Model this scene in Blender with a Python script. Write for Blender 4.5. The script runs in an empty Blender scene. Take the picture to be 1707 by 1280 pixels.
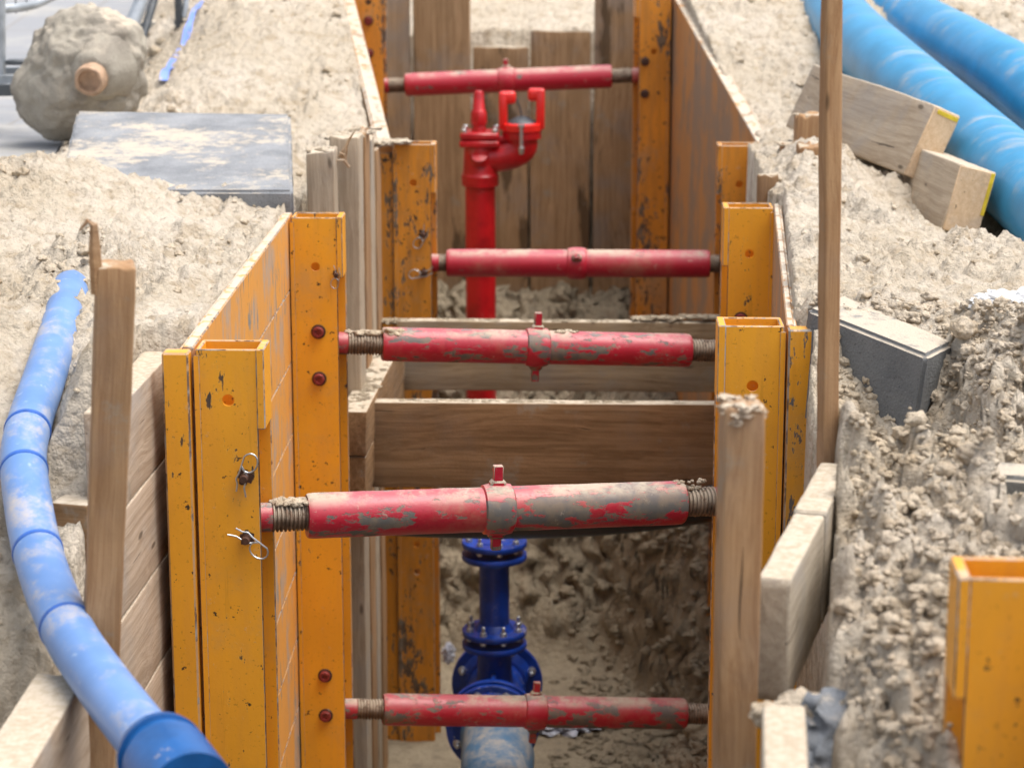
import bpy, bmesh, math, random
import numpy as np
from mathutils import Vector, Matrix, noise as mnoise
random.seed(7)
R = math.radians
scene = bpy.context.scene
C = scene.collection
V = Vector
# ------------------------------------------------------------------ camera maths (photo survey)
FPX, CX, CY = 3870.0, 853.5, 640.0
PITCH, YAW, HC = R(13.23), R(1.765), 1.0
cam_pos = V((0, 0, HC))
fwd = V((-math.sin(YAW) * math.cos(PITCH), math.cos(YAW) * math.cos(PITCH), -math.sin(PITCH)))
rgt = V((math.cos(YAW), math.sin(YAW), 0))
upv = rgt.cross(fwd)
def ray(px, py):
    return fwd * FPX + rgt * (px - CX) - upv * (py - CY)
def atY(px, py, Y):
    d = ray(px, py); return cam_pos + d * (Y / d.y)
def atZ(px, py, Z):
    d = ray(px, py); return cam_pos + d * ((Z - HC) / d.z)
def XA(px, Y, Z):
    k = (px - CX) / FPX
    a = rgt.x - k * fwd.x
    b = (rgt.y - k * fwd.y) * Y + (rgt.z - k * fwd.z) * (Z - HC)
    return -b / a
# ------------------------------------------------------------------ materials
class NT:
    def __init__(s, name):
        s.m = bpy.data.materials.new(name); s.m.use_nodes = True
        s.t = s.m.node_tree; s.t.nodes.clear()
        s.out = s.n('ShaderNodeOutputMaterial'); s.b = s.n('ShaderNodeBsdfPrincipled')
        s.l(s.b.outputs[0], s.out.inputs[0])
        tc = s.n('ShaderNodeTexCoord'); oi = s.n('ShaderNodeObjectInfo')
        mul = s.math('MULTIPLY', oi.outputs['Random'], 37.0)
        add = s.n('ShaderNodeVectorMath'); add.operation = 'ADD'
        s.l(tc.outputs['Object'], add.inputs[0]); s.l(mul, add.inputs[1])
        s.co = add.outputs[0]; s.rnd = oi.outputs['Random']
        g = s.n('ShaderNodeNewGeometry'); s.geo = g
        sp = s.n('ShaderNodeSeparateXYZ'); s.l(g.outputs['Normal'], sp.inputs[0]); s.nz = sp.outputs[2]
        sp2 = s.n('ShaderNodeSeparateXYZ'); s.l(g.outputs['Position'], sp2.inputs[0]); s.pz = sp2.outputs[2]
    def n(s, t): return s.t.nodes.new(t)
    def l(s, a, b): s.t.links.new(a, b)
    def setv(s, inp, v):
        if hasattr(v, 'is_output'): s.l(v, inp)
        elif v is not None: inp.default_value = v
    def math(s, op, a, b=None, c=None):
        m = s.n('ShaderNodeMath'); m.operation = op
        s.setv(m.inputs[0], a); s.setv(m.inputs[1], b)
        if c is not None: s.setv(m.inputs[2], c)
        return m.outputs[0]
    def scale(s, vec, sc):
        m = s.n('ShaderNodeMapping'); m.inputs['Scale'].default_value = sc; s.l(vec, m.inputs[0]); return m.outputs[0]
    def noise(s, sc, det=5, rough=.55, vec=None, dist=0):
        m = s.n('ShaderNodeTexNoise'); m.inputs['Scale'].default_value = sc; m.inputs['Detail'].default_value = det
        m.inputs['Roughness'].default_value = rough; m.inputs['Distortion'].default_value = dist
        s.l(vec or s.co, m.inputs['Vector']); return m.outputs[0]
    def vor(s, sc, vec=None, feat='F1', rnd=1):
        m = s.n('ShaderNodeTexVoronoi'); m.inputs['Scale'].default_value = sc; m.feature = feat
        m.inputs['Randomness'].default_value = rnd
        s.l(vec or s.co, m.inputs['Vector']); return m.outputs[0]
    def rng(s, v, a, b, lo=0, hi=1):
        m = s.n('ShaderNodeMapRange'); m.interpolation_type = 'SMOOTHSTEP'
        s.setv(m.inputs[0], v)
        for i, q in enumerate((a, b, lo, hi)): m.inputs[i + 1].default_value = q
        return m.outputs[0]
    def mix(s, f, a, b):
        m = s.n('ShaderNodeMix'); m.data_type = 'RGBA'
        s.setv(m.inputs[0], f)
        for i, q in ((6, a), (7, b)):
            if isinstance(q, (tuple, list)): q = (*q, 1) if len(q) == 3 else q
            s.setv(m.inputs[i], q)
        return m.outputs[2]
    def bump(s, h, st, dist, prev=None):
        m = s.n('ShaderNodeBump'); m.inputs['Strength'].default_value = st; m.inputs['Distance'].default_value = dist
        s.setv(m.inputs['Height'], h)
        if prev is not None: s.l(prev, m.inputs['Normal'])
        return m.outputs[0]
    def fin(s, col, rough, nrm=None, metal=0, spec=.5, coat=0):
        s.setv(s.b.inputs['Base Color'], (*col, 1) if isinstance(col, tuple) else col)
        s.setv(s.b.inputs['Roughness'], rough); s.setv(s.b.inputs['Metallic'], metal)
        s.b.inputs['Specular IOR Level'].default_value = spec
        s.b.inputs['Coat Weight'].default_value = coat
        if nrm is not None: s.l(nrm, s.b.inputs['Normal'])
        return s.m
SAND = (.56, .485, .385); SAND2 = (.43, .355, .26)
def m_paint(name, col, col2, chipcol, chipcol2, chip=.5, dust=.5, rough=.4, big=7, streak=.3, vlen=(1, 1, .35), spots=.0, film=0.0, grime=.35):
    k = NT(name)
    cl = k.noise(big, 3, .6, k.scale(k.co, vlen)); fn = k.noise(48, 8, .72, k.scale(k.co, vlen))
    s = k.math('ADD', k.math('MULTIPLY', cl, .44), k.math('MULTIPLY', fn, .56))
    th = .69 - .2 * chip
    chipm = k.rng(s, th, th + .012)
    edge = k.math('SUBTRACT', k.rng(s, th - .012, th), chipm)
    sv = k.noise(14, 4, .6, k.scale(k.co, (3, 3, .35)))
    base = k.mix(k.rng(sv, .38, .72, 0, streak), col, col2)
    base = k.mix(k.math('MULTIPLY', k.rng(k.noise(4, 5), .35, .7), .35), base, tuple(c * .72 for c in col))
    base = k.mix(k.math('MULTIPLY', k.rng(k.noise(120, 3, .6), .62, .72), .5), base, tuple(c * .45 for c in col))
    base = k.mix(k.rng(k.noise(2.6, 8, .72), .50, .72, 0, grime), base, (.36, .27, .16))
    base = k.mix(k.rng(k.noise(1, 6, .7, k.scale(k.co, (30, 30, 1.6))), .60, .70, 0, grime * .8), base, tuple(c * .5 for c in col))
    if spots: base = k.mix(k.rng(k.noise(38, 4, .7), .71 - spots * .1, .72 - spots * .1 + .02), base, (.05, .028, .015))
    cc = k.mix(k.rng(k.noise(25, 4), .4, .62), chipcol, chipcol2)
    base = k.mix(chipm, base, cc)
    base = k.mix(k.math('MULTIPLY', edge, .35), base, tuple(min(1, c * 1.25 + .06) for c in col))
    up = k.rng(k.nz, .45, .95)
    base = k.mix(k.math('MULTIPLY', k.rng(k.nz, .1, 1), film), base, (.78, .62, .66))  # film: pinkish sky reflection painted into the colour of upward faces
    dm = k.math('MULTIPLY', up, k.rng(k.noise(9, 6, .7), .62 - .4 * dust, .8 - .4 * dust, 0, .85))
    sp = k.math('MULTIPLY', k.rng(k.noise(26, 6, .75), .66 - .1 * dust, .72 - .1 * dust), .75)
    dm = k.math('MAXIMUM', dm, k.math('MULTIPLY', sp, dust))
    base = k.mix(dm, base, k.mix(k.noise(90, 3), SAND2, SAND))
    ro = k.math('ADD', k.math('MULTIPLY', k.math('MAXIMUM', chipm, dm), .45), k.math('ADD', rough - .08, k.math('MULTIPLY', fn, .16)))
    h = k.math('SUBTRACT', k.math('MULTIPLY', dm, .8), k.math('MULTIPLY', chipm, .6))
    h = k.math('ADD', h, k.math('MULTIPLY', k.noise(160, 4), .25))
    return k.fin(base, ro, k.bump(h, .5, .0025))
def m_wood(name, lo, hi, dark=.3, dust=0, wet=0, knots=True, greyf=.5):
    k = NT(name)
    warp = k.noise(1.6, 2, .5, k.scale(k.co, (1, 3, 3)))
    vv = k.n('ShaderNodeVectorMath'); vv.operation = 'ADD'
    cmb = k.n('ShaderNodeCombineXYZ'); k.l(k.math('MULTIPLY', warp, .09), cmb.inputs[1]); k.l(k.math('MULTIPLY', warp, .09), cmb.inputs[2])
    k.l(k.co, vv.inputs[0]); k.l(cmb.outputs[0], vv.inputs[1]); vec = vv.outputs[0]
    g1 = k.noise(1, 7, .62, k.scale(vec, (1.4, 75, 75)))
    g2 = k.noise(1, 5, .6, k.scale(vec, (5, 320, 320)))
    blot = k.noise(5, 6, .6, k.scale(k.co, (.7, 1.6, 1.6)))
    f = k.math('ADD', k.math('MULTIPLY', g1, .6), k.math('MULTIPLY', g2, .4))
    col = k.mix(k.rng(f, .34, .66), lo, hi)
    col = k.mix(k.rng(blot, .42, .72, 0, dark), col, tuple(c * .38 for c in lo))
    grey = k.rng(k.noise(3.3, 6, .65), .45, .7, 0, greyf)
    av = sum(hi) / 3
    col = k.mix(grey, col, (av * .8, av * .77, av * .74))
    if wet: col = k.mix(k.rng(k.noise(2.1, 5, .6, k.scale(k.co, (.6, 3, 3))), .55, .6, 0, wet), col, tuple(c * .28 for c in lo))
    if knots:
        v = k.vor(1, k.scale(vec, (4.2, 13, 13)))
        kn = k.rng(v, .05, .12, 1, 0); col = k.mix(k.math('MULTIPLY', kn, .7), col, (.045, .026, .014))
    cr = k.rng(k.noise(1, 3, .5, k.scale(vec, (1.1, 60, 60))), .70, .73); col = k.mix(k.math('MULTIPLY', cr, .75), col, (.03, .02, .013))
    # smeared mud and sand
    sm = k.rng(k.noise(7, 8, .7), .57, .68, 0, .55); col = k.mix(sm, col, (.30, .265, .21))
    if dust:
        up = k.rng(k.nz, .5, .9)
        dm = k.math('MULTIPLY', up, k.rng(k.noise(20, 6, .7), .5 - .45 * dust, .62 - .3 * dust))
        col = k.mix(dm, col, k.mix(k.rng(k.noise(70, 4), .3, .7), SAND2, SAND))
    h = k.math('ADD', f, k.math('MULTIPLY', k.noise(140, 4), .35))
    h = k.math('SUBTRACT', h, cr)
    return k.fin(col, .82, k.bump(h, .55, .0035), spec=.25)
def m_sand(name, a, b, c, damp=None, sc=1, cracks=.6):
    k = NT(name)
    geo = k.geo.outputs['Position']
    n1 = k.noise(2.2, 6, .6, geo); n2 = k.noise(17, 8, .65, geo); n3 = k.noise(160, 5, .7, geo)
    col = k.mix(k.rng(n1, .35, .65), a, b)
    col = k.mix(k.rng(n2, .45, .68, 0, .75), col, c)
    col = k.mix(k.rng(n3, .60, .72, 0, .6), col, tuple(q * .5 for q in c))
    col = k.mix(k.rng(n3, .42, .3, 0, .35), col, tuple(min(.85, q * 1.25) for q in a))
    if damp is not None:
        col = k.mix(k.rng(k.math('ADD', k.pz, k.math('MULTIPLY', n1, .25)), -.12, -.55), col, k.mix(k.rng(n2, .35, .65), damp, tuple(q * .6 for q in damp)))
    f = k.math('ADD', k.noise(38, 9, .72, geo), k.math('MULTIPLY', k.noise(11, 6, .65, k.scale(geo, (1, 1.6, 1))), 1.2))
    v = k.vor(55, geo); v2 = k.vor(150, geo)
    h = k.math('SUBTRACT', f, k.math('ADD', k.math('MULTIPLY', v, .5), k.math('MULTIPLY', v2, .22)))
    nb = k.bump(h, .9, .017 * sc)
    nb = k.bump(k.noise(300, 4, .75, geo), .5, .002, nb)
    return k.fin(col, .95, nb, spec=.12)
def m_simple(name, col, rough=.5, metal=0, var=.25, sc=20, bumpd=.001, dust=0, coat=0):
    k = NT(name)
    c2 = tuple(q * (1 - var) for q in col)
    c = k.mix(k.rng(k.noise(sc, 6, .6), .35, .7), col, c2)
    if dust:
        d = k.rng(k.noise(sc * .8, 7, .72), .70 - .3 * dust, .78 - .3 * dust, 0, .85)
        up = k.rng(k.nz, -.2, .8); d = k.math('MULTIPLY', d, up)
        c = k.mix(d, c, SAND)
        rough = k.math('ADD', rough, k.math('MULTIPLY', d, .4))
    return k.fin(c, rough, k.bump(k.noise(sc * 6, 5, .6), .4, bumpd), metal=metal, coat=coat)
def m_concrete(name, a, b, sandy=.6):
    k = NT(name)
    c = k.mix(k.rng(k.noise(6, 7, .65), .3, .7), a, b)
    c = k.mix(k.rng(k.noise(170, 4, .7), .58, .68, 0, .6), c, tuple(q * .35 for q in a))
    c = k.mix(k.rng(k.noise(210, 4, .7), .6, .7, 0, .6), c, tuple(min(1, q * 1.7) for q in b))
    if sandy:
        d = k.math('MULTIPLY', k.rng(k.nz, .5, .9), k.rng(k.math('ADD', k.math('MULTIPLY', k.noise(4, 5, .6), .6), k.math('MULTIPLY', k.noise(30, 9, .75), .4)), .62 - .2 * sandy, .72 - .2 * sandy, 0, .85))
        c = k.mix(d, c, SAND)
    return k.fin(c, .9, k.bump(k.math('ADD', k.noise(60, 8, .7), k.math('MULTIPLY', k.vor(180), .5)), .6, .004), spec=.2)
def m_bigpipe(name, col):
    k = NT(name)
    sx = k.n('ShaderNodeAttribute'); sx.attribute_name = 'along'
    rings = k.math('SINE', k.math('MULTIPLY', sx.outputs['Fac'], 420.0))
    r2 = k.math('SINE', k.math('MULTIPLY', sx.outputs['Fac'], 67.0))
    c = k.mix(k.rng(k.noise(8, 5), .3, .7, 0, .5), col, tuple(q * .6 for q in col))
    cv = k.n('ShaderNodeCombineXYZ'); k.l(k.math('MULTIPLY', sx.outputs['Fac'], 2.5), cv.inputs[0])
    sp = k.n('ShaderNodeSeparateXYZ'); k.l(k.co, sp.inputs[0]); k.l(k.math('MULTIPLY', sp.outputs[1], .8), cv.inputs[1]); k.l(sp.outputs[2], cv.inputs[2])
    st = k.noise(1, 7, .7, k.scale(cv.outputs[0], (2.6, 6, 6)))
    d = k.math('MULTIPLY', k.rng(st, .50, .72, 0, .62), k.rng(k.nz, .0, .85))
    sc = k.math('MULTIPLY', k.rng(k.noise(1, 5, .6, k.scale(cv.outputs[0], (110, 6, 6))), .64, .72), .22)
    c = k.mix(sc, c, (.45, .60, .74))
    c = k.mix(d, c, (.60, .52, .42))
    h = k.math('ADD', rings, k.math('MULTIPLY', d, 2))
    return k.fin(c, k.math('ADD', .33, k.math('MULTIPLY', d, .5)), k.bump(h, .12, .001))
def m_pipe(name, col, dust=.4):
    k = NT(name)
    c = k.mix(k.rng(k.noise(6, 5), .3, .7, 0, .5), col, tuple(min(1, q * 1.25 + .07) for q in col))
    c = k.mix(k.rng(k.noise(30, 7, .75), .60, .7, 0, .45), c, (.55, .64, .75))
    d = k.math('MULTIPLY', k.rng(k.noise(5, 9, .75, k.scale(k.co, (1, 1, 2))), .64 - .2 * dust, .84 - .2 * dust, 0, .75), k.rng(k.nz, -.1, .7))
    # buried end dustier with distance along the run
    c = k.mix(d, c, SAND)
    return k.fin(c, k.math('ADD', .38, k.math('MULTIPLY', d, .4)), k.bump(k.noise(60, 5), .15, .001))
def m_sheet(name, col, dull, amt=.5, blue=0):
    k = NT(name)   # long grain runs down the wall
    st = k.math('ADD', k.math('MULTIPLY', k.noise(1, 7, .65, k.scale(k.co, (9, 9, 1.6))), .6), k.math('MULTIPLY', k.noise(6, 7, .65), .4))
    st2 = k.noise(1, 6, .7, k.scale(k.co, (28, 28, 3.5)), .4)
    c = k.mix(k.rng(k.noise(3, 5), .3, .7, 0, .6), col, tuple(q * .78 + .05 for q in col))
    c = k.mix(k.rng(st, .56 - .14 * amt, .64 - .1 * amt, 0, .85), c, dull)
    c = k.mix(k.rng(st2, .62, .68, 0, .75), c, tuple(q * .35 for q in dull))
    if blue:
        b = k.math('MULTIPLY', k.rng(k.noise(1, 6, .7, k.scale(k.co, (26, 26, 5))), .57, .62), k.rng(k.noise(2.0, 2), .5, .56))
        c = k.mix(k.math('MULTIPLY', b, .85), c, (.10, .22, .26))
    up = k.rng(k.nz, .5, .9)
    c = k.mix(k.math('MULTIPLY', up, k.rng(k.noise(25, 5), .35, .5)), c, SAND)
    return k.fin(c, .6, k.bump(k.math('ADD', st2, k.noise(60, 5)), .4, .002))

ORANGE = (.88, .385, .02); ORANGE2 = (.62, .20, .01)
M = {}
M['orange'] = m_paint('orange_paint', ORANGE, (.70, .30, .05), (.07, .055, .045), (.14, .075, .04), chip=.44, dust=.35, rough=.45, spots=.5)
M['orange_rusty'] = m_paint('orange_paint_rusty', (.72, .27, .02), (.42, .17, .03), (.12, .075, .045), (.20, .14, .09), chip=.74, dust=.4, rough=.5, spots=.9, streak=.7, grime=.6)
M['edge'] = m_paint('worn_steel_edge', (.55, .30, .11), (.45, .36, .30), (.16, .10, .07), (.34, .31, .28), chip=.9, dust=.3, rough=.5, streak=.8)
M['orange_mid'] = m_paint('orange_paint_scuffed', ORANGE, (.55, .2, .02), (.14, .13, .13), (.2, .13, .09), chip=.62, dust=.35, rough=.42, spots=.6)
M['sheet'] = m_sheet('sheet_paint', (.76, .34, .06), (.42, .35, .28), .45, 1)
M['sheet_rust'] = m_sheet('sheet_paint_rusty', (.56, .27, .085), (.30, .235, .17), .85)
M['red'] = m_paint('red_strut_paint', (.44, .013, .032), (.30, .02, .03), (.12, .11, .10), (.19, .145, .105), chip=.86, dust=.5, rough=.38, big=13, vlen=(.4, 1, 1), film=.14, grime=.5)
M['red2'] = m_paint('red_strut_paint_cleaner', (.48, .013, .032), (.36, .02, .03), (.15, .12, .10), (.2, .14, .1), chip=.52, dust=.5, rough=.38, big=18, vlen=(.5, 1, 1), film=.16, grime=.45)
M['thread'] = m_simple('rusty_thread', (.23, .15, .10), .6, .35, .5, 60, .002, dust=1.0)
M['rust'] = m_simple('rusty_steel', (.10, .045, .028), .7, .3, .5, 60, .002, dust=.3)
M['redbolt'] = m_simple('red_bolt', (.26, .03, .025), .55, .1, .5, 90, .001, dust=.3)
M['wood'] = m_wood('wood_tan', (.31, .17, .082), (.46, .285, .15), .35, dust=.12, greyf=.2)
M['wood_pink'] = m_wood('wood_pale', (.38, .28, .195), (.56, .445, .34), .3, dust=1.0, knots=True, greyf=.6)
M['wood_grey'] = m_wood('wood_weathered', (.36, .275, .19), (.54, .44, .325), .2, dust=1.1)
M['wood_brown'] = m_wood('wood_brown', (.20, .112, .05), (.36, .22, .115), .3, dust=1.1, greyf=.25)
M['wood_mid'] = m_wood('wood_mid_brown', (.25, .165, .09), (.42, .31, .19), .3, dust=1.1, greyf=.4)
M['wood_edge'] = m_wood('wood_edge_board', (.36, .30, .23), (.52, .455, .36), .25, dust=1.3, knots=False, greyf=.8)
M['wood_end'] = m_wood('wood_wall', (.26, .155, .075), (.47, .30, .165), .3, dust=1.1, wet=.8, knots=False)
M['wood_fresh'] = m_wood('wood_sawn', (.60, .41, .24), (.74, .55, .36), .1, dust=.3, knots=False)
M['yellow'] = m_simple('yellow_spray', (.75, .55, .03), .6, 0, .3, 50)
M['sand'] = m_sand('sand', (.66, .585, .485), (.58, .50, .39), (.43, .34, .235), damp=(.46, .38, .275))
M['clod'] = m_sand('sand_clods', (.71, .61, .485), (.62, .515, .38), (.46, .355, .235), damp=(.46, .38, .275), sc=1.0)
M['clay'] = m_sand('trench_soil', (.40, .335, .24), (.34, .28, .195), (.25, .21, .155))
M['concrete'] = m_concrete('grey_concrete', (.19, .20, .215), (.31, .32, .335), .62)
M['concrete_dark'] = m_concrete('dark_concrete', (.15, .155, .155), (.21, .215, .21), 1.0)
M['concrete_block'] = m_concrete('block_concrete', (.14, .145, .15), (.20, .205, .205), 1.2)
M['lump'] = m_concrete('lump_concrete', (.27, .24, .20), (.42, .385, .32), .6)
M['clayp'] = m_simple('clay_pipe', (.52, .34, .22), .7, 0, .4, 30, .003)
M['paving'] = None
M['bpipe'] = m_pipe('blue_pipe', (.11, .23, .50), .75)
M['bigpipe'] = m_bigpipe('blue_main', (.035, .29, .55))
M['bluering'] = m_simple('blue_seal', (.03, .13, .5), .45, 0, .3, 30, .001)
M['coupler'] = m_simple('blue_coupler', (.008, .10, .33), .35, 0, .3, 14, .001, dust=.35)
M['epoxy'] = m_simple('blue_epoxy', (.006, .05, .36), .36, 0, .45, 14, .001, coat=.2, dust=.4)
M['sandpipe'] = m_pipe('sandy_blue_pipe', (.05, .16, .30), 1.15)
M['zinc'] = m_simple('zinc', (.62, .64, .66), .35, .85, .3, 40, .0005)
M['galv'] = m_simple('galvanised', (.50, .54, .58), .45, .55, .3, 12, .0005, dust=.3)
M['hyd'] = m_simple('hydrant_red', (.56, .008, .014), .36, 0, .4, 14, .0015, coat=.2, dust=.35)
M['hyd2'] = m_simple('hydrant_bright_red', (.80, .02, .015), .35, 0, .2, 9, .001, coat=.2)
M['black'] = m_simple('black_plastic', (.012, .013, .015), .35, 0, .3, 20, .001, dust=.25)
M['white'] = m_simple('white_plastic', (.78, .78, .78), .5, 0, .25, 12, .002)
M['tape'] = m_simple('blue_tape', (.18, .30, .85), .4, 0, .3, 12, .001, dust=.3)
M['darksteel'] = m_simple('dark_steel', (.10, .11, .12), .5, .4, .3, 20, .001, dust=.4)
M['film'] = m_simple('plastic_film', (.62, .65, .74), .15, 0, .3, 30, .002)
M['geo'] = m_concrete('grey_cloth', (.16, .175, .195), (.27, .285, .31), .9)
def paving():
    k = NT('paving')
    g = k.scale(k.geo.outputs['Position'], (1, 1, 1))
    br = k.n('ShaderNodeTexBrick'); k.l(g, br.inputs[0])
    br.inputs['Color1'].default_value = (.27, .28, .30, 1); br.inputs['Color2'].default_value = (.32, .325, .34, 1)
    br.inputs['Mortar'].default_value = (.27, .26, .25, 1); br.inputs['Scale'].default_value = 1
    br.inputs['Brick Width'].default_value = .6; br.inputs['Row Height'].default_value = .6; br.inputs['Mortar Size'].default_value = .008
    c = k.mix(k.rng(k.noise(2.3, 8, .7, g), .45, .65, 0, .6), br.outputs[0], (.45, .43, .39))
    c = k.mix(k.rng(k.noise(60, 5, .7, g), .6, .7, 0, .4), c, (.2, .2, .2))
    return k.fin(c, .85, k.bump(k.noise(50, 6, .6, g), .3, .003), spec=.2)
M['paving'] = paving()
# ------------------------------------------------------------------ mesh helpers
def mesh_from(name, verts, faces, smooth=40):
    me = bpy.data.meshes.new(name); me.from_pydata([tuple(v) for v in verts], [], faces); me.validate()
    if smooth:
        me.polygons.foreach_set('use_smooth', [True] * len(me.polygons)); me.set_sharp_from_angle(angle=R(smooth))
    return me
class MB:                                     # collects verts + faces of one mesh
    def __init__(s): s.v = []; s.f = []; s.mi = []; s.al = []
    def add(s, vs, fs, mi=0, al=None):
        o = len(s.v); s.v += [V(v) for v in vs]; s.f += [tuple(i + o for i in f) for f in fs]
        s.mi += list(mi) if isinstance(mi, (list, tuple)) else [mi] * len(fs); s.al += al or [0.0] * len(vs)
    def box(s, lo, hi, bev=.002, mi=0, emi=1, mat=None, seg=1):
        bm = bmesh.new(); bmesh.ops.create_cube(bm, size=1)
        lo = V(lo); hi = V(hi); c = (lo + hi) / 2; d = hi - lo
        for v in bm.verts: v.co = V((v.co.x * d.x, v.co.y * d.y, v.co.z * d.z)) + c
        for f in bm.faces: f.material_index = mi
        if bev: bmesh.ops.bevel(bm, geom=bm.edges[:], offset=bev, segments=seg, affect='EDGES', profile=.5, material=emi)
        bm.verts.index_update()
        vs = [(mat @ v.co) if mat else v.co.copy() for v in bm.verts]
        s.add(vs, [[v.index for v in f.verts] for f in bm.faces], [f.material_index for f in bm.faces]); bm.free()
    def tube(s, path, rad, seg=20, caps=True, mi=0, inner=None, jitter=0):
        pts = [V(p) for p in path]; n = len(pts); vs = []; fs = []; al = []
        rr = rad if isinstance(rad, (list, tuple)) else [rad] * n
        t0 = (pts[1] - pts[0]).normalized(); a = t0.orthogonal().normalized(); L = 0
        for i, p in enumerate(pts):
            t = ((pts[min(i + 1, n - 1)] - pts[max(i - 1, 0)])).normalized()
            a = (a - t * a.dot(t)).normalized(); b = t.cross(a)
            if i: L += (p - pts[i - 1]).length
            for k in range(seg):
                th = 2 * math.pi * k / seg
                r = rr[i]
                q = p + (a * math.cos(th) + b * math.sin(th)) * r
                if jitter: q += (a * math.cos(th) + b * math.sin(th)) * mnoise.noise(q * 9) * jitter
                vs.append(q); al.append(L)
        for i in range(n - 1):
            for k in range(seg):
                k2 = (k + 1) % seg
                fs.append((i * seg + k, i * seg + k2, (i + 1) * seg + k2, (i + 1) * seg + k))
        if caps:
            fs.append(tuple(range(seg))[::-1]); fs.append(tuple((n - 1) * seg + k for k in range(seg)))
        s.add(vs, fs, mi, al)
    def lathe(s, prof, mat=None, seg=32, mi=0, bumpy=0):     # prof: (x, r) turned round local X
        vs = []; fs = []
        for (x, r) in prof:
            for k in range(seg):
                th = 2 * math.pi * k / seg
                p = V((x, r * math.cos(th), r * math.sin(th)))
                if bumpy and r > .001: p += V((0, math.cos(th), math.sin(th))) * bumpy * mnoise.noise(p * 40)
                vs.append(mat @ p if mat else p)
        n = len(prof)
        for i in range(n - 1):
            for k in range(seg):
                k2 = (k + 1) % seg; fs.append((i * seg + k2, i * seg + k, (i + 1) * seg + k, (i + 1) * seg + k2))
        if prof[0][1] > .0005: fs.append(tuple(range(seg)))
        if prof[-1][1] > .0005: fs.append(tuple((n - 1) * seg + k for k in range(seg))[::-1])
        s.add(vs, fs, mi)
    def build(s, name, mats, parent=None, mat=None, smooth=40):
        me = mesh_from(name, s.v, s.f, smooth)
        mats = mats if isinstance(mats, (list, tuple)) else [mats]
        for m in mats: me.materials.append(m)
        if max(s.mi or [0]) > 0 and len(mats) > 1 and len(me.polygons) == len(s.mi): me.polygons.foreach_set('material_index', s.mi)
        if any(s.al):
            at = me.attributes.new('along', 'FLOAT', 'POINT'); at.data.foreach_set('value', s.al)
        return link(name, me, parent, mat)
def world_of(o):
    m = o.matrix_basis.copy()
    while o.parent: o = o.parent; m = o.matrix_basis @ m
    return m
def link(name, me, parent=None, mat=None):
    o = bpy.data.objects.new(name, me); C.objects.link(o)
    m = mat or Matrix.Identity(4)
    if parent: o.parent = parent; m = world_of(parent).inverted() @ m
    o.matrix_basis = m
    return o
def tag(o, label=None, cat=None, group=None, kind=None):
    if label and not kind: kind = 'thing'
    for k, v in (('label', label), ('category', cat), ('group', group), ('kind', kind)):
        if v: o[k] = v
    return o
def thing(name, loc, label, cat, group=None):
    o = bpy.data.objects.new(name, None); C.objects.link(o); o.location = loc; o.empty_display_size = .1
    o.matrix_basis = Matrix.Translation(V(loc))
    return tag(o, label, cat, group)
def frame(p0, p1, up=(0, 0, 1), roll=0):
    p0 = V(p0); p1 = V(p1); x = (p1 - p0).normalized(); up = V(up)
    y = up.cross(x).normalized(); z = x.cross(y)
    m = Matrix((x, y, z)).transposed().to_4x4() @ Matrix.Rotation(roll, 4, 'X')
    return Matrix.Translation((p0 + p1) / 2) @ m
def plank_mb(L, W, T, rad=.004, wob=.0025, rings=None, rag0=0, rag1=0, seed=0, mb=None):
    """long axis X; W along Y, T along Z"""
    mb = mb or MB(); n = rings or max(8, int(L / .05))
    prof = []; nc = 3; ny = 5; nz = 4
    def side(a, b, m):
        for i in range(m): prof.append(a.lerp(b, i / m))
    hw, ht = W / 2, T / 2; r = min(rad, hw * .4, ht * .4)
    corners = [(-hw + r, -ht + r, 180), (hw - r, -ht + r, 270), (hw - r, ht - r, 0), (-hw + r, ht - r, 90)]
    arcs = [[V((cx + r * math.cos(R(a0 + 90 * i / nc)), cy + r * math.sin(R(a0 + 90 * i / nc)))) for i in range(nc + 1)] for cx, cy, a0 in corners]
    for j in range(4):
        prof += arcs[j][:-1]; side(arcs[j][-1], arcs[(j + 1) % 4][0], ny if j % 2 == 0 else nz)
    m = len(prof); vs = []; fs = []
    xs = [-L / 2, -L / 2 + r * .4, -L / 2 + r * 1.2] + [-L / 2 + L * i / n for i in range(1, n)] + [L / 2 - r * 1.2, L / 2 - r * .4, L / 2]
    N = len(xs)
    for i, x in enumerate(xs):
        sc = 1 - (r * .7 / max(hw, r) if i in (0, N - 1) else (r * .2 / max(hw, r) if i in (1, N - 2) else 0))
        for k, p in enumerate(prof):
            q = V((x, p.x * sc, p.y * sc))
            s3 = V((x * 2.2 + seed * 7.1, p.x * 9 + seed, p.y * 9))
            s4 = V((x * 16 + seed * 3, p.x * 45, p.y * 45))
            w = wob * mnoise.noise(s3) + wob * .5 * mnoise.noise(s4)
            q.y += w * (1 if p.x > 0 else -1); q.z += w * (1 if p.y > 0 else -1)
            if i < 3 and rag0: q.x += rag0 * mnoise.noise(V((p.x * 60, p.y * 60, seed + 3)))
            if i > N - 4 and rag1: q.x += rag1 * mnoise.noise(V((p.x * 60, p.y * 60, seed + 9)))
            vs.append(q)
    for i in range(N - 1):
        for k in range(m):
            k2 = (k + 1) % m; fs.append((i * m + k2, i * m + k, (i + 1) * m + k, (i + 1) * m + k2))
    c0 = len(vs); vs.append(V((xs[0], 0, 0))); vs.append(V((xs[-1], 0, 0)))
    for k in range(m):
        k2 = (k + 1) % m; fs.append((k, k2, c0)); fs.append(((N - 1) * m + k2, (N - 1) * m + k, c0 + 1))
    mb.add(vs, fs); return mb
_ps = [0]
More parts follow.
